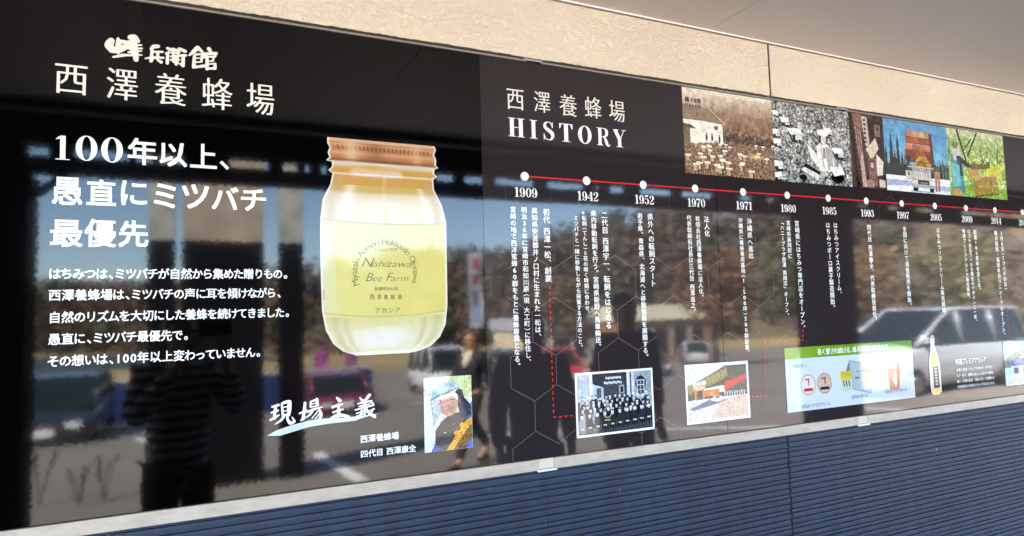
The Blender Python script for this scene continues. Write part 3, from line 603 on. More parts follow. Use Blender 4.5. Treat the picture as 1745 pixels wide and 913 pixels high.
def sheet(name, sign, pic, x0, x1, z0, z1, y=LAY - .0002, left_f=None, right_f=None, dens=.92):
    """fine grid in the sign plane coloured per point; optional outline functions give a cut-out shape"""
    h, w = pic.h, pic.w
    if name in ('photo_print', 'portrait_print'):      # print grain and texture
        q = Pic(w, h, (0, 0, 0)); q.noise(.05, 1, None, 90); q.noise(.05, 2, None, 91); q.noise(.05, 6, None, 92); pic.a = pic.a * (1 + q.a)
        e = pic.a.copy(); e[1:-1, 1:-1] = pic.a[1:-1, 1:-1] * 1.5 - .125 * (pic.a[:-2, 1:-1] + pic.a[2:, 1:-1] + pic.a[1:-1, :-2] + pic.a[1:-1, 2:]); pic.a = e
    c = np.clip(pic.a / 255, 0, 1); lin = np.where(c <= .04045, c / 12.92, ((c + .055) / 1.055) ** 2.4) * dens
    v = np.linspace(0, 1, h); u = np.linspace(0, 1, w); Z = z1 + (z0 - z1) * v
    if left_f is None: L = np.full(h, x0); Rr = np.full(h, x1)
    else: L = np.interp(-Z, -left_f[:, 1], left_f[:, 0]); Rr = np.interp(-Z, -right_f[:, 1], right_f[:, 0])
    X = L[:, None] + (Rr - L)[:, None] * u[None]; co = np.stack([X, np.full((h, w), y), np.repeat(Z[:, None], w, 1)], -1).reshape(-1, 3)
    ii = (np.arange(h - 1)[:, None] * w + np.arange(w - 1)[None]).ravel(); F = np.stack([ii, ii + w, ii + w + 1, ii + 1], 1)
    me = bpy.data.meshes.new(name); me.vertices.add(len(co)); me.vertices.foreach_set('co', co.ravel()); me.loops.add(F.size); me.loops.foreach_set('vertex_index', F.ravel())
    me.polygons.add(len(F)); me.polygons.foreach_set('loop_start', np.arange(len(F)) * 4); me.update(calc_edges=True)
    at = me.color_attributes.new('Col', 'FLOAT_COLOR', 'POINT'); at.data.foreach_set('color', np.concatenate([lin.reshape(-1, 3), np.ones((h * w, 1))], 1).ravel())
    me.materials.append(M['ink_print']); return on(sign, link(bpy.data.objects.new(name, me)))
def border(x0, x1, z0, z1, w, mat=None):
    flat('photo_border', right, [[(x0, z0), (x1, z0), (x1, z1), (x0, z1)]], mat or M['ink_white'], LAY - .0001)
PT, PB = 2.2478, 1.954
# 1: sepia apiary with white house
p = Pic(200, 150, (150, 115, 85)); p.mix(np.clip(1 - p.Y * 4, 0, 1), (238, 224, 196)); p.mix(((p.Y > .05) & (p.Y < .5)) * np.clip((p.X - .1) * 2, 0, 1) * .6, (150, 105, 78)); p.noise(14, 8, (p.Y < .5), 3)
p.mix(np.exp(-((p.Y - .52 - .06 * p.X) / .07) ** 2) * (p.X > .42) * .9, (70, 48, 36)); p.noise(22, 4, ((p.Y > .42) & (p.Y < .6) & (p.X > .42)), 4)
p.rect(0, .60, 1, 1, (128, 92, 66), .75); p.noise((30, 26, 20), 2, (p.Y > .58), 5); p.noise((22, 18, 14), 1, (p.Y > .5), 6)
p.poly([(0, .2), (.28, .22), (.44, .38), (0, .37)], (122, 92, 68)); p.line(.28, .22, .44, .38, .012, (214, 190, 160)); p.poly([(0, .35), (.42, .39), (.42, .60), (0, .65)], (240, 232, 214)); p.rect(.33, .41, .37, .46, (120, 95, 75)); p.poly([(0, .42), (.08, .43), (.13, .47), (0, .47)], (110, 80, 60)); p.rect(0, .47, .07, .66, (130, 100, 76))
for x, y in [(.24, .56), (.30, .56), (.38, .57), (.5, .52), (.55, .55)]: p.ell(x, y, .012, .04, (80, 58, 45)); p.ell(x, y - .045, .008, .012, (90, 66, 50))
r = np.random.default_rng(8)
for k in range(38):
    y = .58 + .36 * (k / 38) ** 1.1; x = r.uniform(.02, 1); sz = .012 + .030 * (y - .55) * 1.3
    p.rect(x - sz, y, x + sz, y + sz * 2.6, (196, 160, 122)); p.rect(x - sz * 1.3, y - sz * 1.0, x + sz * 1.3, y, (250, 236, 206)); p.rect(x - sz * 1.1, y + sz * 2.6, x + sz * 1.3, y + sz * 3.1, (84, 58, 42)); p.rect(x + sz * .5, y, x + sz, y + sz * 2.6, (96, 66, 46))
p.mix(np.clip(1 - p.Y * 3.2, 0, 1) * (p.X > .0), (240, 226, 200), .75); p.poly([(0, .2), (.28, .22), (.44, .38), (0, .37)], (150, 122, 94)); p.ell(.78, .735, .11, .04, (250, 190, 90), .75, 1); p.ell(.80, .73, .04, .02, (255, 226, 140), .8, 1)
p.noise(7, 1, None, 9); p.a = p.a * .72 + p.a.mean(2, keepdims=True) * .30; sheet('photo_print', right, p, 1.450, 1.8572, PB, PT)['label'] = 'sepia print of beehives in rows beside a white house'
ink = Ink()
for c, b in zip('蜂兵衛館', [(1166.5, 164, 1174.5, 174), (1176, 167, 1181, 174), (1182, 168, 1187, 175), (1187.5, 167.5, 1193.5, 176)]): fit(ink, c, b, .03, B4, .0, y=LAY - .0004)
for k, c in enumerate('西澤養蜂場'): fit(ink, c, (1168 + k * 5.2, 175.3 + k * .9, 1172.2 + k * 5.2, 180.5 + k * .9), .02, B2, .0, y=LAY - .0004)
ink.build('print_lettering', M['ink_dark'], right)
# 2: black and white beekeeper among hives
p = Pic(190, 150, (120, 122, 122)); p.noise(48, 3, None, 11); p.noise(30, 1, None, 12); p.noise(22, 9, None, 13)
for x, y, s in [(.04, .14, .045), (.15, .22, .065), (.27, .36, .10), (.03, .38, .06), (.04, .50, .06), (.70, .28, .055), (.82, .54, .085), (.04, .78, .07), (.03, .92, .06)]:
    p.poly([(x - s * .9, y), (x + s * .9, y + .02), (x + s * .9, y + s * 1.5), (x - s * .4, y + s * 1.3)], (48, 50, 50)); p.poly([(x - s, y - s * .4), (x + s * .7, y - s * .5), (x + s, y + .02), (x - s * .5, y + .04)], (232, 233, 230)); p.poly([(x + s * .1, y + .03), (x + s * .95, y + .03), (x + s * .95, y + s * .9), (x + s * .1, y + s)], (196, 198, 196))
p.poly([(.55, .5), (.64, .42), (.72, .52), (.77, .7), (.74, .82), (.57, .82), (.54, .66)], (214, 214, 210)); p.poly([(.66, .5), (.74, .54), (.76, .8), (.68, .8)], (160, 160, 158)); p.line(.60, .55, .63, .78, .01, (120, 120, 118)); p.ell(.635, .40, .055, .09, (60, 60, 60)); p.ell(.64, .42, .035, .065, (196, 194, 188)); p.ell(.635, .33, .075, .045, (222, 222, 218)); p.rect(.62, .52, .66, .66, (140, 140, 138))
p.poly([(.38, .76), (.56, .86), (.54, .95), (.34, .84)], (205, 205, 200)); p.poly([(.38, .74), (.57, .84), (.56, .88), (.36, .79)], (30, 30, 30)); p.poly([(.42, .5), (.50, .56), (.60, .74), (.54, .78), (.46, .66)], (216, 216, 212)); p.ell(.80, .9, .09, .07, (18, 18, 18)); p.poly([(.70, .76), (.86, .74), (.90, .84), (.76, .88)], (222, 222, 218)); p.ell(.35, .93, .05, .04, (24, 24, 24))

for k in range(150): x_, y_ = r.uniform(0, 1), r.uniform(0, 1); g_ = r.choice([40, 70, 190, 220]); p.line(x_, y_, x_ + r.uniform(-.02, .02), y_ + r.uniform(.02, .06), .006, (g_, g_, g_), .55 if abs(x_ - .64) > .14 else .12)
p.a = (p.a - 120) * 1.25 + 122; p.noise(10, 1, None, 14); sheet('photo_print', right, p, 1.8575, 2.2625, PB, PT)['label'] = 'black and white print of a beekeeper kneeling among hives'
# 3: dark brown print with post, truck and vertical board
p = Pic(110, 150, (70, 45, 38)); p.poly([(0, 0), (.10, 0), (.22, 1), (.12, 1)], (40, 22, 20)); p.poly([(.10, 0), (.36, 0), (.34, .5), (.24, .62)], (150, 118, 102)); p.noise(10, 2, None, 15)
for k in range(4): p.line(.13 + .06 * k, 0, .20 + .06 * k, .6, .02, (84, 58, 50))
p.poly([(.36, .02), (.52, .03), (.58, .5), (.46, .5)], (196, 180, 160)); p.poly([(.52, .04), (1, .08), (1, .95), (.7, .6)], (44, 24, 24)); p.rect(.74, .12, .90, .28, (150, 124, 108), .8); p.rect(.80, .13, .86, .2, (60, 34, 32))
for k in range(7): p.rect(.42, .06 + k * .06, .48, .09 + k * .06, (70, 56, 50))
p.poly([(.46, .48), (.74, .30), (.82, .44), (.60, .62)], (216, 200, 184)); p.poly([(.74, .52), (.94, .62), (.90, .80), (.72, .82)], (228, 216, 204)); p.rect(.50, .58, .74, .96, (128, 92, 80)); p.ell(.60, .68, .09, .07, (80, 52, 46)); p.ell(.60, .68, .05, .04, (196, 172, 156)); p.rect(.36, .88, .62, .98, (176, 146, 130), .8); p.rect(.78, .87, .96, .97, (206, 196, 188)); p.poly([(.26, .62), (.34, .5), (.42, .98), (.3, .98)], (182, 160, 146)); p.noise(16, 2, None, 16); p.noise(14, 1, None, 17)
sheet('photo_print', right, p, 2.2630, 2.4628, PB, PT)['label'] = 'dark brown print of a man at an old truck'
# 4: truck stacked with orange hives in snow
p = Pic(180, 150, (70, 150, 214)); p.mix(np.clip(p.Y * 1.4, 0, 1), (150, 200, 236), .6); p.noise((8, 10, 6), 12, (p.Y < .5), 18)
p.mix((p.Y > .58 + .02 * np.sin(p.X * 40)) & (p.X > .62) | (p.Y > .62) , (58, 66, 60)); 
for x, h, w in [(.10, .18, .05), (.20, .17, .045), (.02, .34, .04), (.15, .40, .05), (.26, .42, .05), (.30, .46, .04), (.74, .48, .04), (.82, .50, .05), (.90, .47, .05), (.97, .5, .05), (.86, .46, .03)]:
    p.poly([(x, h), (x + w * .5, h + .2), (x + w * .35, h + .22), (x + w, .80), (x - w, .80), (x - w * .35, h + .22), (x - w * .5, h + .2)], (38, 50, 44))
p.mix((p.Y > .78), (236, 240, 250)); p.mix(((p.Y > .84) & (p.Y < .93 - .05 * p.X) & (p.X < .45)), (150, 160, 214), .8); p.mix((p.Y > .88) & (p.X > .70) & (p.Y < .95), (160, 160, 206), .8); p.noise((10, 10, 6), 3, (p.Y > .78), 19)
for k, (y, c) in enumerate([(.12, (222, 150, 96)), (.22, (176, 84, 50)), (.32, (198, 120, 70)), (.40, (150, 76, 48)), (.47, (120, 66, 46))]):
    for i in range(4): p.rect(.34 + .10 * i - .01 * k, y, .43 + .10 * i, y + .09, tuple(v * (.88 + .12 * ((i + k) % 3)) for v in c)); p.rect(.34 + .10 * i, y, .345 + .10 * i, y + .09, (70, 40, 30))
p.poly([(.40, .66), (.52, .48), (.62, .46), (.74, .66)], (214, 146, 40)); p.poly([(.45, .62), (.55, .52), (.66, .62)], (170, 98, 30)); p.rect(.34, .64, .76, .72, (74, 78, 74)); p.rect(.30, .70, .70, .82, (196, 190, 180)); p.rect(.33, .72, .36, .77, (60, 60, 60)); p.rect(.48, .82, .66, .93, (44, 46, 44)); p.rect(.50, .84, .64, .91, (86, 88, 84)); p.rect(.38, .88, .74, .93, (170, 172, 168)); p.rect(.40, .93, .48, .98, (30, 30, 30)); p.rect(.66, .93, .73, .98, (30, 30, 30)); p.ell(.41, .85, .03, .03, (220, 220, 214)); p.ell(.70, .85, .03, .03, (220, 220, 214))
p.rect(.75, .68, .84, .84, (198, 132, 70)); p.rect(.755, .84, .785, .97, (150, 100, 60)); p.rect(.80, .84, .83, .97, (150, 100, 60)); p.ell(.795, .645, .024, .035, (120, 84, 60))
for k in range(5): p.line(.335, .215 + .088 * k, .735, .215 + .088 * k, .007, (84, 44, 30))
p.poly([(.70, .12), (.745, .14), (.77, .58), (.72, .56)], (96, 54, 38)); p.poly([(.33, .5), (.40, .5), (.36, .64), (.32, .64)], (60, 50, 44)); p.rect(.40, .655, .70, .70, (150, 160, 170)); p.line(.34, .64, .76, .64, .008, (210, 200, 186)); p.line(.30, .82, .74, .82, .008, (90, 88, 84)); p.line(.53, .86, .63, .86, .004, (170, 170, 166)); p.line(.53, .89, .63, .89, .004, (150, 150, 146)); p.line(.60, .48, .60, .64, .008, (120, 70, 26)); p.line(.50, .52, .44, .64, .008, (236, 180, 80)); p.rect(.36, .975, .74, .99, (120, 124, 150))
for k in range(26): x_ = r.uniform(.60, 1); p.line(x_, r.uniform(.52, .6), x_ + r.uniform(-.01, .01), .78, .005, [(120, 124, 116), (40, 46, 42)][k % 2])
p.mix((p.Y < .14) * 1.0, (120, 176, 224), .3); p.a = p.a * .80 + p.a.mean(2, keepdims=True) * .20; p.noise(9, 1, None, 20)
sheet('photo_print', right, p, 2.4630, 2.8710, PB, PT)['label'] = 'colour print of a truck loaded with orange hives on snow'
# 5: green orchard
p = Pic(180, 150, (150, 178, 92)); p.noise((34, 30, 30), 6, None, 21); p.noise((36, 34, 30), 2, None, 22); p.mix(np.clip(.35 - p.Y, 0, 1) * 1.8, (226, 232, 214)); p.ell(.78, .60, .20, .16, (212, 204, 60), .75, .8); p.noise((18, 18, 8), 2, (p.Y > .4), 23)
for x0, y0, x1, y1, w in [(.30, .45, .18, .02, .035), (.34, .38, .52, .02, .03), (.28, .3, .42, .12, .02), (.66, .5, .70, .2, .014), (.86, .45, .9, .15, .014), (.58, .45, .56, .25, .012)]: p.line(x0, y0, x1, y1, w, (70, 70, 56))
p.mix((p.Y > .84), (110, 160, 60), .7); p.noise((30, 34, 18), 1, (p.Y > .7), 24)
p.poly([(.04, .42), (.14, .30), (.22, .40), (.26, .95), (.04, .96)], (80, 140, 150)); p.poly([(.06, .3), (.20, .26), (.24, .44), (.10, .48)], (196, 200, 190)); p.poly([(.14, .40), (.22, .40), (.24, .7), (.16, .7)], (44, 60, 92)); p.poly([(.05, .5), (.18, .54), (.18, .86), (.06, .88)], (110, 180, 184)); p.poly([(.2, .4), (.4, .54), (.38, .6), (.2, .5)], (40, 50, 60)); p.ell(.13, .24, .05, .06, (120, 122, 108))
p.poly([(.40, .70), (.82, .64), (.84, .92), (.42, 1.0)], (158, 124, 66)); p.poly([(.30, .56), (.52, .56), (.54, .72), (.36, .74)], (180, 148, 84)); p.poly([(.38, .50), (.66, .48), (.66, .56), (.38, .58)], (120, 88, 54)); p.line(.62, .67, .62, .95, .01, (110, 84, 44)); p.line(.72, .66, .73, .94, .008, (110, 84, 44)); p.line(.40, .70, .83, .64, .014, (200, 176, 110)); p.line(.42, .99, .84, .92, .014, (70, 60, 34)); p.rect(.66, .44, .71, .54, (34, 40, 40)); p.ell(.685, .41, .02, .03, (230, 230, 224)); p.ell(.12, .95, .08, .06, (196, 150, 96))
for k in range(60): x_, y_ = r.uniform(0, 1), r.uniform(0, .5); p.line(x_, y_, x_ + r.uniform(-.03, .03), y_ + .08, .006, [(112, 132, 66), (206, 216, 160), (90, 100, 60)][k % 3], .7)
for k in range(70): x_, y_ = r.uniform(.3, 1), r.uniform(.6, 1); p.ell(x_, y_, .012, .012, [(206, 208, 70), (92, 140, 48), (150, 190, 80)][k % 3], .8)
p.noise(8, 1, None, 25)
sheet('photo_print', right, p, 2.8712, 3.2840, PB, PT)['label'] = 'colour print of beekeepers with wooden hives in a green orchard'

# 6: black and white group photograph
bx = (.9985, 1.2805, 1.1325, 1.3220); border(*bx, .008)
p = Pic(240, 160, (66, 68, 74)); p.rect(0, 0, .22, .45, (176, 190, 200)); p.noise(8, 2, (p.X < .2), 30)
for k in range(5): p.line(.02 + .04 * k, .0, .02 + .04 * k, .4, .004, (120, 132, 142))
p.rect(.16, 0, .20, .42, (226, 234, 240)); p.poly([(.2, .18), (.34, .22), (.34, .5), (.2, .48)], (196, 206, 214)); p.rect(.25, .24, .31, .42, (90, 96, 104)); p.poly([(.2, .0), (.68, 0), (.68, .30), (.5, .16), (.34, .24), (.2, .16)], (58, 58, 62)); p.rect(.34, .16, .62, .36, (70, 72, 78)); p.rect(.55, .22, .62, .36, (150, 158, 166)); p.rect(.57, .24, .61, .34, (40, 42, 46))
p.rect(.66, 0, .70, .4, (214, 224, 232)); p.rect(.72, 0, .76, .4, (196, 208, 216)); p.rect(.76, 0, 1, .62, (150, 162, 170))
for k in range(14): p.line(.76, .03 + .045 * k, 1, .02 + .045 * k, .003, (104, 114, 122))
p.noise(16, 3, (p.X > .76), 31); p.ell(.85, .22, .075, .14, (44, 46, 50)); p.rect(.80, .16, .90, .42, (30, 32, 36))
for i in range(2):
    for j in range(3): p.rect(.808 + .045 * i, .17 + .08 * j, .845 + .045 * i, .235 + .08 * j, (200, 208, 214), .25)
for i in range(4): p.line(.802 + .048 * min(i, 2), .15, .802 + .048 * min(i, 2), .42, .006, (205, 212, 216))
for j in range(4): p.line(.80, .16 + .083 * j, .90, .16 + .083 * j, .006, (205, 212, 216))
r = np.random.default_rng(33)
rows = [(.40, .030, 15), (.47, .031, 14), (.54, .034, 13), (.62, .037, 12)]
for y, s, n in rows:
    for k in range(n):
        x = .03 + .94 * (k + r.uniform(-.25, .25) + .5) / n; y_ = y + r.uniform(-.02, .02); g = r.choice([30, 36, 44, 60, 150]) if x < .4 else r.choice([24, 30, 36, 52])
        p.ell(x, y_ + .12, s * 1.0, .10, (g, g, g + 4)); p.ell(x, y_, s * .42, s * 1.05, (198, 198, 200)); p.ell(x, y_ - s * .8, s * .5, s * .4, (50, 50, 54) if r.random() < .6 else (226, 228, 230))
p.rect(0, .84, 1, 1, (58, 60, 64)); p.noise(18, 2, (p.Y > .8), 34)
for k in range(10):
    x = .05 + .1 * k; g = 150 if k in (0,) else 44; y_ = .70 - .01 * k
    p.ell(x, y_ + .14, .043, .13, (g, g, g + 4)); p.ell(x, y_ + .24, .045, .08, (g * .8, g * .8, g * .85)); p.ell(x, y_, .018, .042, (214, 214, 214)); p.ell(x, y_ - .035, .018, .016, (50, 50, 52)); p.ell(x - .012, y_ + .2, .010, .014, (206, 206, 206)); p.ell(x + .012, y_ + .2, .010, .014, (206, 206, 206)); p.rect(x - .03, y_ + .27, x - .01, .99, (70, 72, 76)); p.rect(x + .01, y_ + .27, x + .03, .99, (70, 72, 76))
d = np.hypot((p.X - .385) / .052, (p.Y - .665) / .082); p.mix(np.clip(1 - np.abs(d - 1) * 7, 0, 1), (226, 224, 190)); p.rect(.345, .775, .425, .80, (206, 190, 110), .8)
for k in range(12): p.ell(.38 + .018 * k, .08 + .004 * (k % 3), .008, .02, (220, 224, 228)); p.ell(.36 + .02 * k, .16 + .006 * (k % 3), .009, .022, (214, 220, 224))
p.noise(9, 1, None, 35); sheet('photo_print', right, p, bx[0] + .0065, bx[1] - .0065, bx[2] + .0065, bx[3] - .0065)['label'] = 'white bordered black and white group photograph'
# 7: colour photo of the roadside shop
bx = (1.4085, 1.6795, 1.1320, 1.3225); border(*bx, .008)
p = Pic(200, 150, (225, 232, 236)); p.poly([(0, .35), (.2, .26), (.45, .12), (.62, .02), (1, .02), (1, .62), (0, .62)], (64, 64, 52)); p.noise((20, 20, 14), 3, ((p.Y < .6) & (p.Y > .2)), 40)
for k in range(26): x = .02 + .025 * k; t = .30 - .45 * x + .02 * (k % 3); p.poly([(x, t), (x + .03, t + .18), (x - .02, t + .2)], (158 + (k % 3) * 14, 150, 84)); p.poly([(x + .01, t + .06), (x + .025, t + .22), (x - .01, t + .22)], (80, 88, 50))
p.poly([(.08, .30), (.30, .27), (.31, .34), (.09, .36)], (214, 206, 180)); p.rect(.10, .36, .28, .44, (210, 190, 150)); p.rect(.11, .42, .15, .62, (206, 120, 60)); p.rect(.24, .42, .27, .60, (206, 120, 60)); p.poly([(.27, .42), (.56, .38), (.62, .40), (.62, .50), (.27, .52)], (238, 228, 214)); p.poly([(.27, .45), (.52, .44), (.52, .55), (.27, .56)], (214, 112, 40)); p.rect(.36, .48, .44, .56, (240, 150, 70))
for k in range(9): x = .60 + .042 * k; p.poly([(x, .46 - .022 * k), (x + .02, .30 - .012 * k), (x + .05, .32 - .012 * k), (x + .03, .50 - .02 * k)], (214, 36, 40)); p.line(x, .5, x + .02, .66, .006, (240, 236, 232)); p.line(x + .02, .5, x, .64, .006, (240, 236, 232))
p.poly([(0, .62), (1, .58), (1, 1), (0, 1)], (222, 206, 198)); p.noise((14, 12, 10), 3, (p.Y > .6), 41); p.poly([(0, .78), (.36, .62), (.66, .66), (.46, .72), (.1, .80)], (96, 100, 140)); p.poly([(.36, .64), (.44, .56), (.56, .58), (.60, .64), (.48, .68)], (230, 232, 236)); p.poly([(.42, .59), (.46, .57), (.54, .59), (.5, .62)], (60, 66, 78)); p.poly([(.55, .62), (1, .58), (1, .98), (.4, .98)], (206, 156, 128), .5); p.noise((20, 14, 10), 1, (p.Y > .6), 42)
sheet('photo_print', right, p, bx[0] + .0075, bx[1] - .0075, bx[2] + .0075, bx[3] - .0075)['label'] = 'white bordered colour photograph of a roadside shop with red flags'
# 8: product card
cx0, cx1, cz0, cz1 = 1.8525, 2.5460, 1.1315, 1.3560
p = Pic(420, 150, (226, 236, 246)); p.rect(0, 0, 1, .175, (122, 168, 34)); p.mix((p.Y < .175) * np.clip(1 - p.X * 3, 0, 1), (170, 204, 90), .8); p.mix(np.clip((p.X - .75) * 2, 0, 1) * (p.Y > .7), (250, 226, 232), .5)
for cx_, c1, c2 in [(.155, (214, 70, 66), (205, 50, 56)), (.275, (60, 66, 96), (40, 46, 84))]:
    p.ell(cx_, .60, .054, .165, (176, 150, 140)); p.ell(cx_, .60, .049, .15, (246, 236, 226) if cx_ < .2 else (232, 196, 166)); p.rect(cx_ - .033, .655, cx_ + .033, .70, c2); p.line(cx_ - .02, .52, cx_ + .01, .51, .007, c1); p.line(cx_ + .003, .53, cx_ + .006, .60, .008, c1); p.line(cx_ - .016, .76, cx_ + .016, .76, .003, c1)
p.poly([(.47, .27), (.66, .37), (.63, .84), (.49, .74), (.445, .42)], (186, 200, 206)); p.line(.47, .27, .66, .37, .004, (120, 136, 140)); p.line(.63, .84, .49, .74, .004, (120, 136, 140)); p.poly([(.66, .37), (.68, .6), (.63, .84)], (160, 176, 182)); p.poly([(.47, .27), (.49, .74), (.445, .42)], (110, 150, 150)); p.rect(.51, .55, .545, .58, (120, 130, 150)); p.ell(.605, .60, .022, .13, (234, 170, 60)); p.ell(.60, .38, .020, .08, (236, 176, 76)); p.line(.52, .46, .55, .46, .006, (214, 120, 70)); p.rect(.40, .44, .485, .76, (216, 224, 196)); p.rect(.40, .44, .485, .56, (222, 196, 50)); p.mix((p.X > .40) & (p.X < .485) & (p.Y > .53) & (p.Y < .60), (226, 210, 100), .6)
for k in range(3): p.line(.42 + .02 * k, .60, .425 + .02 * k, .68, .008, (80, 80, 60))
p.poly([(.765, .42), (.885, .44), (.87, .82), (.79, .82)], (214, 136, 90)); p.ell(.825, .42, .056, .07, (196, 120, 90)); p.poly([(.79, .46), (.82, .16), (.85, .44)], (206, 212, 218)); p.line(.82, .18, .85, .42, .004, (150, 158, 166)); p.ell(.825, .42, .036, .055, (206, 210, 216)); p.poly([(.815, .64), (.838, .50), (.862, .66), (.838, .80)], (250, 236, 226)); p.poly([(.86, .5), (.885, .5), (.87, .78), (.85, .7)], (222, 92, 40)); p.noise(3, 1, None, 44)
sheet('product_card', right, p, cx0, cx1, cz0, cz1, dens=.72)['label'] = 'white and green product card'
def cpos(u, v): return cx0 + (cx1 - cx0) * u, cz1 + (cz0 - cz1) * v
def card_text(t, u0, u1, v, mat, em=None, w=.014):
    x0, z = cpos(u0, v); x1, _ = cpos(u1, v); o = hline('card_lettering', right, t, x0, x1, z, mat, w, B2, em=em)
    o.location.y -= .0004 ; return o
card_text('長く愛され続ける、蜂兵衛館の定番商品', .235, .80, .093, M['ink_white'], .024)
card_text('1985年～', .045, .155, .29, M['ink_dark'], .0155, .0); card_text('2005年～', .70, .81, .29, M['ink_dark'], .0155, .0)
card_text('はちみつアイスクリーム', .10, .31, .93, M['ink_dark'], .0165); card_text('はちみつボーロ', .475, .60, .87, M['ink_dark'], .0165); card_text('はちみつソフトクリーム', .745, .93, .845, M['ink_dark'], .0155)
# 9: bottle cut-out
bl = [(1587.0, 571), (1584.6, 577), (1585.5, 590), (1583.5, 612), (1583.2, 625), (1585.5, 655), (1587.5, 669), (1591, 672.4)]; br = [(1589.5, 570.6), (1591.8, 576), (1592, 588), (1599, 610), (1601.5, 625), (1604, 655), (1604.5, 667), (1600, 671.6)]
bL = np.array([P(*q) for q in bl]); bR = np.array([P(*q) for q in br]); zt9, zb9 = P(1588, 570.8)[1], P(1596, 672)[1]
p = Pic(40, 170, (226, 226, 226)); p.rect(0, 0, 1, .1, (206, 206, 208)); p.ell(.5, .045, .2, .018, (120, 120, 124)); p.mix((p.Y > .29) & (p.Y < .52) & (p.X > .08) & (p.X < .92), (246, 190, 78)); p.mix((p.Y > .52) & (p.X > .06) & (p.X < .94), (216, 214, 206)); p.mix((p.Y > .53) & (p.Y < .89) & (p.X > .30) & (p.X < .86), (86, 70, 70))
for k in range(6): p.ell(.58, .57 + .052 * k, .12, .014, (200, 196, 190))
p.mix((p.Y > .90) & (p.X > .08) & (p.X < .92), (250, 206, 120)); p.mix((np.abs(p.X - .5) > .42), (240, 240, 240), .8)
sheet('bottle_print', right, p, 0, 1, zb9, zt9, LAY - .0003, bL, bR)
for t, l, r_, yc, e, w in [('特選プレミアアカシア', 1628, 1680, 616.5, .0255, .014), ('良質な国産アカシアの中から、毎年色・', 1629.5, 1693, 630.5, .0135, .01), ('コク・香り・透明さ最もよい蜜だけを厳選。', 1629.5, 1694, 640.5, .0135, .01), ('軽く、料理の素材「風味づけ」に邪魔をせ', 1631, 1695, 650, .0135, .01), ('ず数量限定の特別なアカシアはちみつです。', 1631, 1696, 659.5, .0135, .01)]:
    x0, zc = P(l, yc); hline('bottle_caption_line', right, t, x0, P(r_, yc - 6)[0], zc, M['ink_white'], w, B2, em=e)
# 10: blue shop photo running out of the picture
p = Pic(140, 110, (120, 200, 226)); p.mix(np.clip(p.Y * 1.5, 0, 1), (190, 226, 236), .5); p.poly([(0, .42), (.22, .26), (.5, .22), (1, .30), (1, .6), (0, .6)], (104, 116, 108)); p.noise((16, 16, 14), 3, ((p.Y > .25) & (p.Y < .6)), 50); p.poly([(.10, .50), (.62, .40), (.64, .50), (.12, .58)], (84, 110, 180)); p.rect(.14, .56, .64, .76, (196, 200, 214)); p.rect(.2, .60, .3, .74, (72, 80, 110)); p.rect(.4, .60, .58, .74, (180, 140, 140)); p.poly([(.32, .4), (.42, .28), (.54, .38)], (190, 160, 170)); d = np.hypot((p.X - .38) / .06, (p.Y - .24) / .10); p.mix(np.clip(1 - np.abs(d - 1) * 5, 0, 1), (110, 90, 100)); p.rect(0, .76, 1, 1, (214, 218, 224)); p.poly([(.4, .78), (1, .76), (1, 1), (.5, 1)], (160, 168, 180), .6); p.noise(8, 2, None, 51)
sheet('photo_print', right, p, 3.1585, 3.50, 1.1315, 1.3220)['label'] = 'colour photograph of a blue roofed shop under a clear sky'

# 11: portrait of a beekeeper on the black sign
p = Pic(140, 220, (214, 226, 210)); p.noise((26, 22, 30), 5, None, 60); p.noise((34, 26, 50), 2, (p.Y < .45), 61); p.mix(np.clip(1 - p.X * 2.4, 0, 1) * (p.Y > .25), (226, 238, 236), .8); p.mix((p.X > .5) * (p.Y < .3) * .5, (176, 192, 84)); p.noise((20, 20, 20), 1, (p.Y < .5), 62)
p.poly([(.86, .5), (1, .36), (1, 1), (.5, 1), (.55, .8)], (40, 92, 170)); p.poly([(.14, 1), (.22, .88), (.4, .94), (.42, 1)], (44, 84, 168)); p.poly([(.22, 1.0), (.22, .72), (.38, .58), (.60, .50), (.80, .50), (.92, .60), (1, .72), (1, 1)], (70, 62, 60)); p.noise(7, 3, ((p.Y > .5) & (p.X > .25)), 63); p.poly([(.14, .98), (.22, .90), (.34, .98), (.34, 1.02), (.14, 1.02)], (44, 84, 168))
p.poly([(.62, .24), (.72, .16), (.80, .20), (.84, .30), (.97, .40), (.98, .55), (.76, .58), (.70, .42)], (34, 36, 62)); p.noise(12, 3, ((p.X > .66) & (p.Y > .2) & (p.Y < .55)), 64)
p.ell(.51, .375, .195, .165, (188, 138, 118), 1); p.poly([(.15, .31), (.32, .28), (.34, .50), (.2, .66)], (120, 128, 146), .45); p.ell(.47, .36, .12, .10, (206, 156, 134), .7, .9); p.ell(.58, .43, .10, .08, (160, 112, 96), .6, .9); p.poly([(.30, .36), (.34, .27), (.62, .21), (.70, .26), (.70, .33), (.60, .27), (.38, .31)], (238, 240, 240)); p.line(.38, .345, .50, .325, .018, (70, 50, 46)); p.line(.55, .32, .63, .32, .018, (70, 50, 46)); p.line(.52, .34, .50, .40, .014, (160, 108, 90)); p.ell(.51, .405, .035, .018, (170, 112, 96)); p.line(.47, .455, .60, .43, .016, (120, 66, 62)); p.ell(.34, .33, .02, .03, (150, 104, 90))
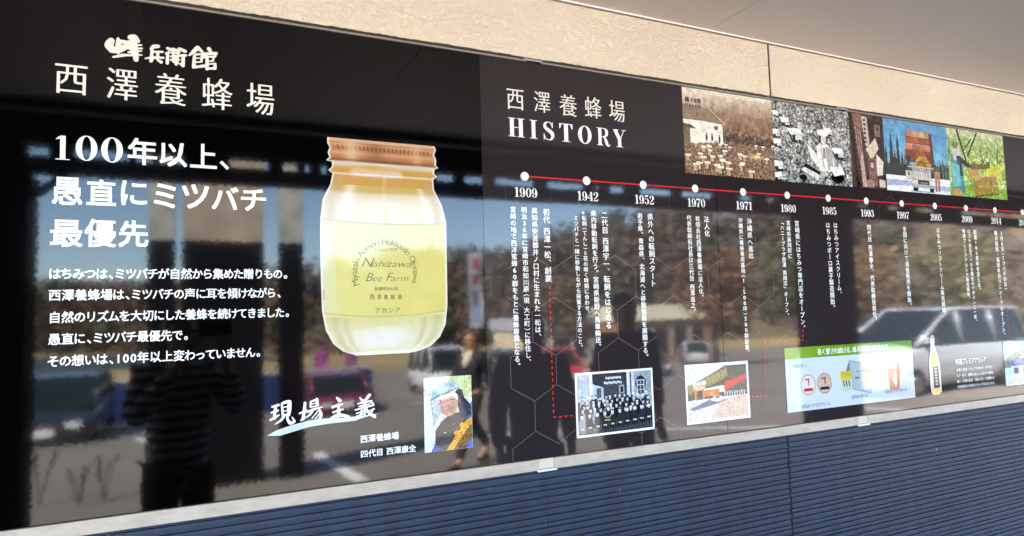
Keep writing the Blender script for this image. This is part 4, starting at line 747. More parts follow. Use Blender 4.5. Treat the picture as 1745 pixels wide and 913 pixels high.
p.poly([(.14, .30), (.18, .16), (.34, .07), (.58, .06), (.72, .12), (.74, .17), (.52, .20), (.32, .26), (.16, .32)], (146, 186, 194)); p.noise((16, 14, 12), 2, ((p.Y < .27) & (p.X > .15) & (p.X < .74)), 65); p.line(.14, .305, .32, .25, .03, (70, 84, 96)); p.line(.32, .25, .74, .155, .022, (90, 106, 116)); p.line(.15, .31, .19, .68, .012, (70, 76, 84)); p.line(.19, .68, .56, .50, .012, (190, 190, 188)); p.line(.16, .42, .34, .36, .006, (90, 96, 104)); p.line(.2, .56, .36, .5, .006, (110, 116, 120)); p.poly([(.15, .31), (.3, .28), (.4, .52), (.2, .66)], (190, 196, 214), .16)
p.poly([(.45, 1.0), (.62, .84), (.76, .70), (.90, .61), (1, .575), (1, .66), (.86, .76), (.68, .92), (.60, 1.0)], (232, 158, 46)); p.poly([(.62, .99), (.80, .82), (1, .66), (1, .90), (.84, .96), (.74, 1.0)], (128, 92, 44)); p.noise((40, 32, 16), 2, ((p.Y > .64) & (p.X > .6) & (p.Y < .98)), 66); p.ell(.78, .68, .05, .035, (240, 160, 50)); p.ell(.66, .78, .05, .03, (240, 150, 44)); p.poly([(.9, .92), (1, .88), (1, 1), (.86, 1)], (40, 90, 180)); p.ell(.42, .76, .014, .009, (220, 214, 206)); p.noise(6, 1, None, 67)
sheet('portrait_print', left, p, .5335, .6698, 1.1430, 1.3385)['label'] = 'portrait print of a beekeeper in a pale hat and net holding honeycomb'

# 12: the honey jar, a cut-out print
jl = [(557.6, 235.0), (557.5, 243), (561.7, 251.4), (558.2, 259.5), (561.4, 267.5), (555.2, 272.6), (565.6, 275.2), (565.6, 283.6), (559.4, 289.4), (566.7, 295), (562.8, 313.5), (549.8, 338.8), (545.7, 371), (545.2, 400), (546.8, 479), (548.8, 531.5), (555.2, 563), (568.4, 586.7), (585, 599), (612, 605.5)]
jr = [(740, 249.3), (742.9, 256), (739.5, 264), (743.2, 273), (742.5, 282), (747, 286.5), (740.4, 288.6), (739.4, 296), (744.5, 300.9), (738, 306.6), (739.6, 324), (753, 350.3), (760, 378), (760.7, 408), (762.4, 518.3), (759.2, 552.5), (749.8, 573.5), (735, 588), (712, 598), (680, 604)]
jl[-1] = (606, 605.0); jr[-1] = (690, 602.5)
JL = np.array([P(*q) for q in jl]); JR = np.array([P(*q) for q in jr]); zj1 = max(JL[0, 1], JR[0, 1]); zj0 = max(JL[-1, 1], JR[-1, 1]) - .001
def jv(px, py): return (zj1 - P(px, py)[1]) / (zj1 - zj0)
p = Pic(220, 380, (236, 232, 214)); U = p.X * 2 - 1; V_ = p.Y
vl = jv(650, 268 + 0); lid_b = jv(650, 279); fl = jv(650, 284); nk = jv(650, 300); sh = jv(650, 318); lt = jv(650, 381.5); lb = jv(650, 539)
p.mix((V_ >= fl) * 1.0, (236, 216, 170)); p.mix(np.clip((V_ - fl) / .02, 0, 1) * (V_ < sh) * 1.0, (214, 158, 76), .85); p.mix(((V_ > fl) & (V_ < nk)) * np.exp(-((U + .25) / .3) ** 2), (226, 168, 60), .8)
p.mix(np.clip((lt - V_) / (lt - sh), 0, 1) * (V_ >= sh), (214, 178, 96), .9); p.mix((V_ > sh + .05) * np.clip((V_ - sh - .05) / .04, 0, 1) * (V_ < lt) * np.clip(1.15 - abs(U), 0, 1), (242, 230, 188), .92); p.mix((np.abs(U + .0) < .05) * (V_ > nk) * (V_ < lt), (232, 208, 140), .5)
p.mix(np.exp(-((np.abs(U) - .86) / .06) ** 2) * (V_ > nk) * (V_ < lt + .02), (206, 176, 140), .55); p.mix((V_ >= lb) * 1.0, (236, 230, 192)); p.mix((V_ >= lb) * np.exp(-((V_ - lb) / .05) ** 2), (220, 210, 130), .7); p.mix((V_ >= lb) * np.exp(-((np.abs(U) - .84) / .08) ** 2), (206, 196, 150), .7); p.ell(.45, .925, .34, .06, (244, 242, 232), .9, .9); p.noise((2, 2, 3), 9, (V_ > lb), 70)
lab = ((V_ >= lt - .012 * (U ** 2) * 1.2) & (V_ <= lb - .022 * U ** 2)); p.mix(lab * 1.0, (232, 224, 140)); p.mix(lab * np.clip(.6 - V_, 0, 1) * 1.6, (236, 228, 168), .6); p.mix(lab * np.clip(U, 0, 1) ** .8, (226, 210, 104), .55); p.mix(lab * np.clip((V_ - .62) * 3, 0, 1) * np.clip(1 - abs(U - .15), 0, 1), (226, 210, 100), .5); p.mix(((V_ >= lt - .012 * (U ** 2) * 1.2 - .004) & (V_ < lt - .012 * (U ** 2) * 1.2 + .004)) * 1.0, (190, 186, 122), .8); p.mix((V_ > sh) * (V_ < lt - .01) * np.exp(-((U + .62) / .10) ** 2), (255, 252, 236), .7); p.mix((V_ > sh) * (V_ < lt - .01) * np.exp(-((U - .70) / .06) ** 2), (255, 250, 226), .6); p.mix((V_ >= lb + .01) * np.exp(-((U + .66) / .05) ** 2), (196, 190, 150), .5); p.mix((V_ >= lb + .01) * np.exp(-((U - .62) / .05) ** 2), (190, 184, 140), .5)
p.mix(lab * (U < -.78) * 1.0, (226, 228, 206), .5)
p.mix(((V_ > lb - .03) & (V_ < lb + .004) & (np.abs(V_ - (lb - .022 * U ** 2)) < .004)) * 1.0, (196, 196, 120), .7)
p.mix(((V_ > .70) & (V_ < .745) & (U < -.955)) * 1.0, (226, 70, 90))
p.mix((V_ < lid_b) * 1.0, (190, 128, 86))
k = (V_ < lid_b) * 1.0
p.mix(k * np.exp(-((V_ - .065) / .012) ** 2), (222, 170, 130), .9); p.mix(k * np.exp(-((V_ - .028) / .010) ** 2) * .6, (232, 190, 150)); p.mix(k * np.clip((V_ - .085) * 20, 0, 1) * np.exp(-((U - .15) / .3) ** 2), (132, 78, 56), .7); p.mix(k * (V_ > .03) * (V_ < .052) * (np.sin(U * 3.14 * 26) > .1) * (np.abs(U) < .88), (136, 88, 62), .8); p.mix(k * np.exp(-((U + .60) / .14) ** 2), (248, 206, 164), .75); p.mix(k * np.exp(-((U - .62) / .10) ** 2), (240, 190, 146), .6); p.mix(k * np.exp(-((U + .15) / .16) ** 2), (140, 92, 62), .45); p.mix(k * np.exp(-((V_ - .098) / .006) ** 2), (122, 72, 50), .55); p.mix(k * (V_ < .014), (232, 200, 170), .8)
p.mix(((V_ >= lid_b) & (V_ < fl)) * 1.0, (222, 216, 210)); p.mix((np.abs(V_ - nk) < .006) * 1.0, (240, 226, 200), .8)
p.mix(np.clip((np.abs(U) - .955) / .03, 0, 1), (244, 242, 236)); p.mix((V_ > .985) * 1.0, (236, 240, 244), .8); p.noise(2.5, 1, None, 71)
J = sheet('jar_print', left, p, 0, 1, zj0, zj1, LAY - .0002, JL, JR, .76)
JC = P(655, 460)[0]
def arc_text(t, cx_, cz_, rad, a0, a1, em, mat):
    need(t, -.006); ink = Ink(); ws = [(.35 if c == ' ' else (GL[(c, -.006)][0][:, 0].max() + .10)) for c in t]; tot = sum(ws); s = 0
    for c, w in zip(t, ws):
        if c != ' ':
            co = GL[(c, -.006)][0].copy(); co[:, 0] -= w / 2; co *= em; an = math.radians(a0 + (a1 - a0) * (s + w / 2) / tot); rr = rad + co[:, 1]; th = an - co[:, 0] / rad
            # straight glyph placed tangentially
            ca, sa = math.cos(an - math.pi / 2), math.sin(an - math.pi / 2); q = np.column_stack([cx_ + rad * math.cos(an) + co[:, 0] * ca - co[:, 1] * sa, cz_ + rad * math.sin(an) + co[:, 0] * sa + co[:, 1] * ca]); ink.put(q, GL[(c, -.006)][1], LAY - .0005)
        s += w
    return ink.build('label_lettering', mat, left)
zc_ = P(655, 455)[1]
arc_text('Miyazaki Aomori Hokkaido Okinawa', P(657, 465)[0], P(657, 465)[1], .0745, 203, -21, .0235, M['ink_olive'])
def lab_text(t, l, r_, yc, em, w=0.0, mat=None, shear=0, off=0.0):
    x0, zc = P(l, yc); x1 = P(r_, yc)[0]; o = hline('label_lettering', left, t, x0, x1, zc, mat or M['ink_olive'], w, B2, em=em, off=off); o.location.y -= .0004; return o
def script(t, l, r_, yc, em):
    x0, zc = P(l, yc); x1 = P(r_, yc)[0]; need(t, -.012); ink = Ink(); ws = [(.3 if c == ' ' else GL[(c, -.012)][0][:, 0].max() + .03) for c in t]; k = (x1 - x0) / sum(ws); x = x0
    for c, w in zip(t, ws):
        if c != ' ':
            co = GL[(c, -.012)][0].copy(); sc = 1.35 if c.isupper() else 1; co[:, 0] = x + co[:, 0] * k * (1.15 if c.isupper() else 1) + co[:, 1] * .55 * em; co[:, 1] = zc + (co[:, 1] * sc - .30) * em; ink.put(co, GL[(c, -.012)][1], LAY - .0005)
        x += w * k
    ink.build('label_lettering', M['ink_olive'], left)
lab_text('Since1909', 638, 677, 424.5, .0135); script('Nishizawa', 614, 700, 449.5, .026); script('Bee Farm', 621, 694, 474.5, .024)
lab_text('創業明治42年', 638, 679, 492, .0105, .01); lab_text('アカシア', 637.5, 683, 529, .0165, .0)
ink = Ink()
for k, c in enumerate('西澤養蜂場'): fit(ink, c, (630.5 + 11.7 * k, 501.5, 637.6 + 11.7 * k, 510.2), .01, B2, .0, y=LAY - .0005)
ink.build('label_lettering', M['ink_olive'], left)

# ------------------------------------------------------------------ aluminium rails and clips that hold the signs
fr = empty('sign_rail', (1.5, -.006, ZB), 0, 'long satin aluminium rail along the bottom edge of both signs', 'rail')
def fpart(o, q=None): q = q or fr; o.parent = q; o.matrix_parent_inverse = Matrix.Translation(-q.location); return o
ft = empty('sign_rail', (1.5, -.004, ZT), 0, 'narrow shaded aluminium rail along the top edge of both signs', 'rail')
cl = [P(930, 790)[0], P(1468, 718)[0]]; sp = cl[1] - cl[0]; cl = cl; hwc = .0243
bx_ = [-3.2] + cl + [7.6]
for a, b in zip(bx_[:-1], bx_[1:]):
    a2 = a + hwc if a in cl else a; b2 = b - hwc if b in cl else b
    mb = MB(); mb.box((a2, -.0060, ZB - .0300), (b2, .0025, ZB - .0060)); mb.box((a2, -.0078, ZB - .0058), (b2, .0, ZB + .0008)); fpart(mb.build('rail_length', M['alum']))
    mb = MB(); mb.box((a2, -.0050, ZT - .0005), (b2, .0025, ZT + .0045)); fpart(mb.build('rail_length', M['alum_shade']), ft)
for x in cl:
    c = empty('rail_clip', (x, -.006, ZB - .03), 0, None, 'clip', 'clips on the bottom rail')
    c['label'] = ['cream clip on the bottom rail below the charcoal sign, nearer the black sign', 'cream clip on the bottom rail below the product card'][cl.index(x)]
    mb = MB(); mb.box((x - hwc + .001, -.0055, ZB - .0262), (x + hwc - .001, .002, ZB + .0007)); fpart(mb.build('clip_face', M['clip_cream']), c)
    mb = MB(); mb.box((x - hwc - .006, -.0125, ZB - .0335), (x + hwc + .006, -.0005, ZB - .0268)); fpart(mb.build('clip_foot', M['clip_white']), c)
    mb = MB(); mb.box((x - hwc - .014, -.004, ZB - .0345), (x - hwc - .0065, .008, ZB - .0302)); fpart(mb.build('slot', M['dark_gap']), c)
clt = [P(906, 101)[0], P(1432, 186)[0]]; sp = clt[1] - clt[0]
for k in range(2):
    x = clt[0] + sp * k
    c = empty('rail_clip', (x, -.006, ZT), 0, ['small grey clip on the top rail above the HISTORY heading', 'small grey clip on the top rail above the black and white beekeeper photo'][k], 'clip', 'clips on the top rail')
    mb = MB(); mb.box((x - .031, -.010, ZT + .0015), (x + .031, -.0052, ZT + .0085)); fpart(mb.build('clip_face', plain('clip_grey', (.42, .40, .40), .5)), c)

# ------------------------------------------------------------------ the car park and country in front of the shop (seen mirrored in the signs)
def asphalt():
    m, t, b = nodes('asphalt'); tc = N(t, 'ShaderNodeTexCoord'); b.inputs['Roughness'].default_value = .9; b.inputs['Specular IOR Level'].default_value = .25
    n = N(t, 'ShaderNodeTexNoise', Scale=.35, Detail=8.0); t.links.new(tc.outputs['Object'], n.inputs['Vector']); f = N(t, 'ShaderNodeTexNoise', Scale=60.0, Detail=3.0); t.links.new(tc.outputs['Object'], f.inputs['Vector'])
    cr = N(t, 'ShaderNodeValToRGB'); cr.color_ramp.elements[0].position = .3; cr.color_ramp.elements[1].position = .7; cr.color_ramp.elements[0].color = (.165, .148, .128, 1); cr.color_ramp.elements[1].color = (.215, .196, .172, 1); t.links.new(n.outputs['Fac'], cr.inputs['Fac'])
    mx = N(t, 'ShaderNodeMix', data_type='RGBA', blend_type='OVERLAY'); mx.inputs['Factor'].default_value = .35; t.links.new(cr.outputs[0], mx.inputs['A']); t.links.new(f.outputs['Fac'], mx.inputs['B']); t.links.new(mx.outputs['Result'], b.inputs['Base Color']); return m
M['asphalt'] = asphalt()
M['paint'] = plain('road_paint', (.75, .74, .70), .7, noise=.15, scale=9)
M['field'] = plain('dry_field', (.30, .225, .10), .95, noise=.35, scale=.12)
M['grass'] = plain('verge_grass', (.13, .15, .05), .95, noise=.3, scale=2)
M['pond'] = plain('pond_water', (.10, .14, .20), .12)
M['slope'] = plain('hill_floor', (.10, .075, .045), .95, noise=.4, scale=.1)
rows = [-8, 1, 38, 46]; V = []; F = []
def sheet_xy(name, x0, x1, rows, mat, dz=0, nx=1, kind='structure'):
    V = []; F = []
    for d in rows:
        for i in range(nx + 1): V.append((x0 + (x1 - x0) * i / nx, -d, ZGR(d) + dz))
    w = nx + 1
    for j in range(len(rows) - 1):
        for i in range(nx): F.append((j * w + i, j * w + i + 1, (j + 1) * w + i + 1, (j + 1) * w + i)[::-1])
    return tag(raw(name, V, F, mat), kind=kind)
sheet_xy('car_park', -1500, 1500, [-30, 1, 38, 47], M['asphalt'])
sheet_xy('field', -1500, 1500, [47, 1500], M['field'])
sheet_xy('verge', -16, 4.6, [19.5, 22], M['grass'], .004)
tag(raw('pond', [(-75, -66, ZGR(60) + .012), (9, -66, ZGR(60) + .012), (4, -104, ZGR(60) + .012), (-75, -108, ZGR(60) + .012)], [(3, 2, 1, 0)], M['pond']), kind='structure')
def gline(pts, w, name='parking_line'):
    for a, b in zip(pts[:-1], pts[1:]):
        dx, dy = b[0] - a[0], b[1] - a[1]; L = math.hypot(dx, dy); nx, ny = -dy / L * w / 2, dx / L * w / 2; n = 4; V = []
        for i in range(n + 1):
            x, d = a[0] + dx * i / n, a[1] + dy * i / n
            V += [(x + nx, -(d + ny), ZGR(d + ny) + .005), (x - nx, -(d - ny), ZGR(d - ny) + .005)]
        tag(raw(name, V, [(2 * i, 2 * i + 2, 2 * i + 3, 2 * i + 1) for i in range(n)], M['paint']), kind='structure')
gline([(1.58, 8.7), (1.62, 5.8)], .17); gline([(3.9, 8.7), (5.4, 8.05), (7.95, 5.7)], .16); gline([(10.6, 7.6), (10.9, 5.6)], .15); gline([(-2.3, 17), (-.6, 15.6)], .3); gline([(5.6, 17.5), (9.5, 16.5)], .25); gline([(-1.2, 14.4), (-.9, 13.2)], .2)
# low blue barrier across the car park
bb = empty('barrier', (-2.2, -19.4, ZGR(19.4)), 0, 'long low dark blue barrier across the car park behind the cars', 'barrier')
M['blue'] = plain('barrier_blue', (.020, .045, .155), .5, noise=.1, scale=1)
for k in range(10):
    x0 = -9.6 + 1.45 * k; mb = MB(); mb.box((x0 + 2.2, -.12, 0), (x0 + 2.2 + 1.43, .12, 1.12)); mb.box((x0 + 2.2 + .05, .12, .1), (x0 + 2.2 + 1.38, .14, 1.0)); mb.build('panel', M['blue'], bb)
mb = MB(); mb.box((-7.4, -.16, 1.12), (7.1, .16, 1.18)); mb.build('top_rail', plain('barrier_top', (.5, .5, .48), .5), bb)

# ---- cars
M['tyre'] = plain('tyre', (.015, .015, .016), .85); M['rimm'] = plain('wheel_rim', (.5, .5, .52), .3, 1.0); M['chrome'] = plain('chrome', (.8, .8, .82), .12, 1.0); M['lamp'] = plain('lamp_glass', (.75, .77, .78), .08); M['lampred'] = plain('lamp_red', (.4, .02, .02), .15)
M['carglass'] = plain('car_glass', (.012, .018, .018), .04)
def paint(name, c, metal=0.0):
    m, t, b = nodes(name); b.inputs['Base Color'].default_value = (*c, 1); b.inputs['Metallic'].default_value = metal; b.inputs['Roughness'].default_value = .28; b.inputs['Coat Weight'].default_value = 1; b.inputs['Coat Roughness'].default_value = .10; return m
def car(label, x, d, rz, L, Wd, Hh, mat, style, group='vehicles in the car park', rear=False):
    """front of the car points along local -Y; base at ground level"""
    c = empty('parked_car', (x, -d, ZGR(d) + .01), rz, label, 'car', group)
    belt = {'hatch': .56, 'van': .52, 'suv': .58, 'mpv': .60}[style] * Hh; w = Wd / 2
    hood = {'hatch': .22, 'van': .13, 'suv': .25, 'mpv': .20}[style]
    st = [(0, .22, .32, .72), (.015, .16, belt * .66, .90), (.05, .14, belt * .78, .97), (hood * .6, .14, belt * .92, 1), (hood + .06, .14, belt, 1), (.5, .14, belt, 1), (.9, .15, belt, 1), (.97, .18, belt * .98, .96), (1, .28, belt * .84, .88)]
    V = []; F = []; prof = [(0, 0), (.80, 0), (.98, .18), (1, .5), (.97, .86), (.90, 1), (0, 1.02)]; full = [(px, pz) for px, pz in prof] + [(-px, pz) for px, pz in prof[1:-1][::-1]]; n = len(full)
    for (u, z0, z1, wf) in st:
        for px, pz in full: V.append((px * w * wf, (u - .5) * L, z0 + (z1 - z0) * pz))
    for i in range(len(st) - 1):
        for k in range(n): F.append((i * n + k, (i + 1) * n + k, (i + 1) * n + (k + 1) % n, i * n + (k + 1) % n))
    F.append(tuple(range(n))); F.append(tuple((len(st) - 1) * n + k for k in range(n))[::-1])
    o = raw('body', V, F, mat, c, smooth=True); md = o.modifiers.new('s', 'SUBSURF'); md.levels = md.render_levels = 1
    a0 = {'hatch': hood, 'van': hood + .01, 'suv': hood + .01, 'mpv': hood + .02}[style]; a1 = a0 + {'hatch': .18, 'van': .10, 'suv': .12, 'mpv': .25}[style]; a2 = {'hatch': .84, 'van': .95, 'suv': .90, 'mpv': .93}[style]; a3 = .985
    tw = .80; Y = lambda u: (u - .5) * L; b_, t_ = belt * .97, Hh
    g = [(w * .92, Y(a0), b_), (w * tw, Y(a1), t_ - .05), (w * tw, Y(a2), t_ - .05), (w * .92, Y(a3), b_)]
    Vg = g + [(-x_, y_, z_) for x_, y_, z_ in g]
    raw('window_glass', Vg, [(0, 1, 2, 3), (4, 7, 6, 5), (0, 4, 5, 1), (3, 2, 6, 7), (1, 5, 6, 2)], M['carglass'], c)
    mb = MB(); r_ = .035
    for s_ in (-1, 1):
        q = [(s_ * w * .93, Y(a0), b_), (s_ * w * (tw + .01), Y(a1), t_ - .045), (s_ * w * (tw + .01), Y((a1 + a2) / 2), t_ - .02), (s_ * w * (tw + .01), Y(a2), t_ - .045), (s_ * w * .93, Y(a3), b_)]; mb.tube(q, [r_, r_, r_, r_ * 1.3, r_ * 1.5], 6)
        for um in (.52, .75): mb.tube([(s_ * w * .925, Y(um), b_), (s_ * w * (tw + .012), Y(um - .01), t_ - .05)], .03, 6)
    mb.build('pillars', mat, c, True)
    rv = []; rf = []
    for i, u in enumerate([a1 - .01, a1 + .06, (a1 + a2) / 2, a2 - .05, a2 + .01]):
        zz = t_ + [-.05, -.005, .01, -.005, -.05][i]
        for fx in (-1, -.6, 0, .6, 1): rv.append((fx * w * (tw + .01), Y(u), zz - (.03 if abs(fx) == 1 else 0)))
    for i in range(4):
        for k in range(4): rf.append((i * 5 + k, i * 5 + k + 1, (i + 1) * 5 + k + 1, (i + 1) * 5 + k))
    raw('roof', rv, rf, mat, c, smooth=True)
    for s_ in (-1, 1):
        mb = MB(); yh = -.5 * L + .03; mb.box((s_ * w * .58 - .14, yh - .015, belt * .58), (s_ * w * .58 + .14, yh + .10, belt * .74)); mb.build('headlight', M['lamp'], c)
        mb = MB(); mb.box((s_ * w * .80 - .07, .5 * L - .06, belt * .62), (s_ * w * .80 + .07, .5 * L + .008, belt * .92)); mb.build('tail_light', M['lampred'], c)
        mb = MB(); mb.box((s_ * (w + .03) - .06, Y(a0 + .04), belt * 1.0), (s_ * (w + .03) + .06, Y(a0 + .04) + .10, belt * 1.0 + .13)); mb.build('side_mirror', mat, c)
        for yy in (Y(.19), Y(.81)):
            R_ = .31; mb = MB(); mb.tube([(s_ * (w - .16), yy, R_), (s_ * (w + .01), yy, R_)], R_, 20); wh = mb.build('wheel', M['tyre'], c)
            mb = MB(); mb.tube([(s_ * (w - .02), yy, R_), (s_ * (w + .018), yy, R_)], [R_ * .68, R_ * .6], 16); mb.build('rim', M['rimm'], wh)
    mb = MB(); mb.box((-w * .42, -.5 * L - .012, belt * .44), (w * .42, -.5 * L + .05, belt * .60)); mb.build('grille', M['tyre'], c)
    mb = MB(); mb.box((-.17, -.5 * L - .03, .32), (.17, -.5 * L - .005, .48)); mb.build('number_plate', M['ink_white'], c)
    mb = MB(); mb.box((-.17, .5 * L + .0, .62), (.17, .5 * L + .02, .78)); mb.build('number_plate', M['ink_white'], c)
    return c
pblack = paint('paint_black', (.012, .016, .02)); pburg = paint('paint_burgundy', (.16, .008, .022)); psil = paint('paint_silver', (.50, .52, .555), .1); pwhite = paint('paint_white', (.78, .78, .76)); pred = paint('paint_red', (.62, .015, .04)); pnavy = paint('paint_navy', (.02, .025, .05)); pgrey = paint('paint_grey', (.14, .145, .15), .3)
HP = math.pi
car('black saloon car facing the shop in front of the blue barrier', -2.85, 16.4, HP, 4.2, 1.72, 1.42, pblack, 'hatch')
car('burgundy hatchback with its nose to the shop beside the barrier end', 3.35, 17.2, HP, 3.5, 1.62, 1.08, pburg, 'hatch')
car('white kei van parked right of the barrier', 8.1, 22.2, HP, 3.4, 1.5, 1.75, pwhite, 'van')
car('grey hatchback standing just left of the bright red car', 11.0, 22.6, HP, 3.8, 1.6, 1.5, pgrey, 'hatch')
car('bright red car parked between the two standing onlookers', 13.3, 22.6, HP, 3.6, 1.7, 1.45, pred, 'hatch')
car('dark navy car parked right of the bright red one', 18.3, 23.6, HP + .2, 4.0, 1.7, 1.45, pnavy, 'hatch')
car('silver minivan side-on close to the canopy', 14.9, 8.0, -HP / 2, 5.3, 1.8, 1.84, psil, 'mpv')
car('white estate car behind the silver minivan', 24.5, 17.2, -HP / 2 + .1, 4.5, 1.75, 1.6, pwhite, 'suv')
car('white van parked far off beside the roadside shop', 24.5, 36, .4, 4.4, 1.8, 2.0, pwhite, 'van')
car('silver car parked far off in front of the roadside shop', 30.5, 34, .6, 4.2, 1.7, 1.5, psil, 'hatch')
# ---- roadside buildings
def roadside(label, x0, x1, d, zt, fas, cf, cw):
    b = empty('roadside_building', ((x0 + x1) / 2, -d, ZGR(d)), 0, label, 'building'); w = (x1 - x0) / 2; h = zt - ZGR(d)
    mb = MB(); mb.box((-w + .2, -6, 0), (w - .2, 0, h - fas)); mb.build('wall', plain('rw', cw, .8, noise=.1, scale=1), b)
    mb = MB(); mb.box((-w, -6.2, h - fas), (w, .35, h)); mb.build('roof', plain('rf', cf, .6, noise=.05, scale=1), b)
    k = int(w * 2 // 2)
    for i in range(k):
        x = -w + .5 + (2 * w - 1) * i / k; mb = MB(); mb.box((x, .0, .5), (x + (2 * w - 1) / k - .4, .06, h - fas - .5)); f = mb.build('window', plain('wf', (.6, .58, .52), .6), b)
        mb = MB(); mb.box((x + .08, .061, .58), (x + (2 * w - 1) / k - .48, .075, h - fas - .58)); mb.build('pane', M['carglass'], f)
roadside('roadside shop with a broad cream fascia beyond the car park', 29.3, 37.6, 40, 1.95, 1.15, (.86, .80, .58), (.30, .17, .08))
roadside('small grey roofed roadside building left of the cream one', 21.0, 27.2, 41, 1.2, .9, (.42, .44, .46), (.62, .54, .36))
# ---- banners on poles
def banner(label, x, d, z0, z1, w, blocks, cloth=(.75, .75, .76)):
    b = empty('banner', (x, -d, ZGR(d)), 0, label, 'banner', 'advertising banners'); g = ZGR(d)
    mb = MB(); mb.tube([(-w / 2 - .02, 0, 0), (-w / 2 - .02, 0, z1 - g + .06)], .014, 6); mb.tube([(-w / 2 - .02, 0, z1 - g + .03), (w / 2, 0, z1 - g + .03)], .010, 6); mb.build('pole', M['rimm'], b)
    V = []; F = []; n = 14
    for i in range(n + 1):
        for j in range(5): u = j / 4; v = i / n; V.append((-w / 2 + w * u, .05 * math.sin(v * 7 + u * 2) * u, z1 - g - (z1 - z0) * v))
    for i in range(n):
        for j in range(4): F.append((i * 5 + j, i * 5 + j + 1, (i + 1) * 5 + j + 1, (i + 1) * 5 + j))
    mats = [plain('cloth', cloth, .8)] + [plain('cloth_print', c, .8) for _, _, c in blocks]; fm = []
    for i in range(n):
        for j in range(4):
            v = (i + .5) / n; m = 0
            for q, (a, e, c) in enumerate(blocks):
                if a <= v <= e and (j in (1, 2) or a == 0): m = q + 1
            fm.append(m)
    raw('cloth', V, F, mats, b, fm, True)
banner('tall narrow banner with pink and blue print behind the walking woman', 6.05, 13.2, 1.2, 3.05, .34, [(.05, .24, (.42, .08, .15)), (.28, .46, (.42, .08, .15)), (.52, .68, (.14, .15, .18)), (.74, .96, (.26, .34, .52))], (.48, .46, .49))
banner('magenta banner over the barrier, the left one of the pair', 4.1, 24, -.65, .40, .5, [(0, 1, (.42, .10, .28))], (.42, .12, .28)); banner('short magenta banner over the barrier, the right one of the pair', 5.3, 24.5, -.8, .25, .45, [(0, 1, (.40, .12, .24))], (.4, .14, .24)); banner('small lime green banner near the white kei van', 8.9, 26, -.7, .3, .32, [(0, 1, (.45, .6, .06))], (.45, .6, .06))

# ---- people
def skinmesh(name, pts, edges, mat, parent, sub=2, root=0):
    me = bpy.data.meshes.new(name); me.from_pydata([p[:3] for p in pts], edges, []); o = bpy.data.objects.new(name, me); COL.objects.link(o)
    md = o.modifiers.new('skin', 'SKIN'); md.use_smooth_shade = True
    for i, p in enumerate(pts): sv = me.skin_vertices[0].data[i]; sv.radius = (p[3], p[4] if len(p) > 4 else p[3]); sv.use_root = i == root
    s = o.modifiers.new('sub', 'SUBSURF'); s.levels = s.render_levels = sub
    dg = bpy.context.evaluated_depsgraph_get(); m2 = bpy.data.meshes.new_from_object(o.evaluated_get(dg)); m2.name = name; m2.materials.clear(); m2.materials.append(mat); bpy.data.objects.remove(o); bpy.data.meshes.remove(me)
    return link(bpy.data.objects.new(name, m2), parent)
SK = plain('skin_tone', (.55, .32, .22), .55); HAIRB = plain('hair_black', (.012, .009, .008), .4); HAIRR = plain('hair_auburn', (.16, .045, .022), .45)
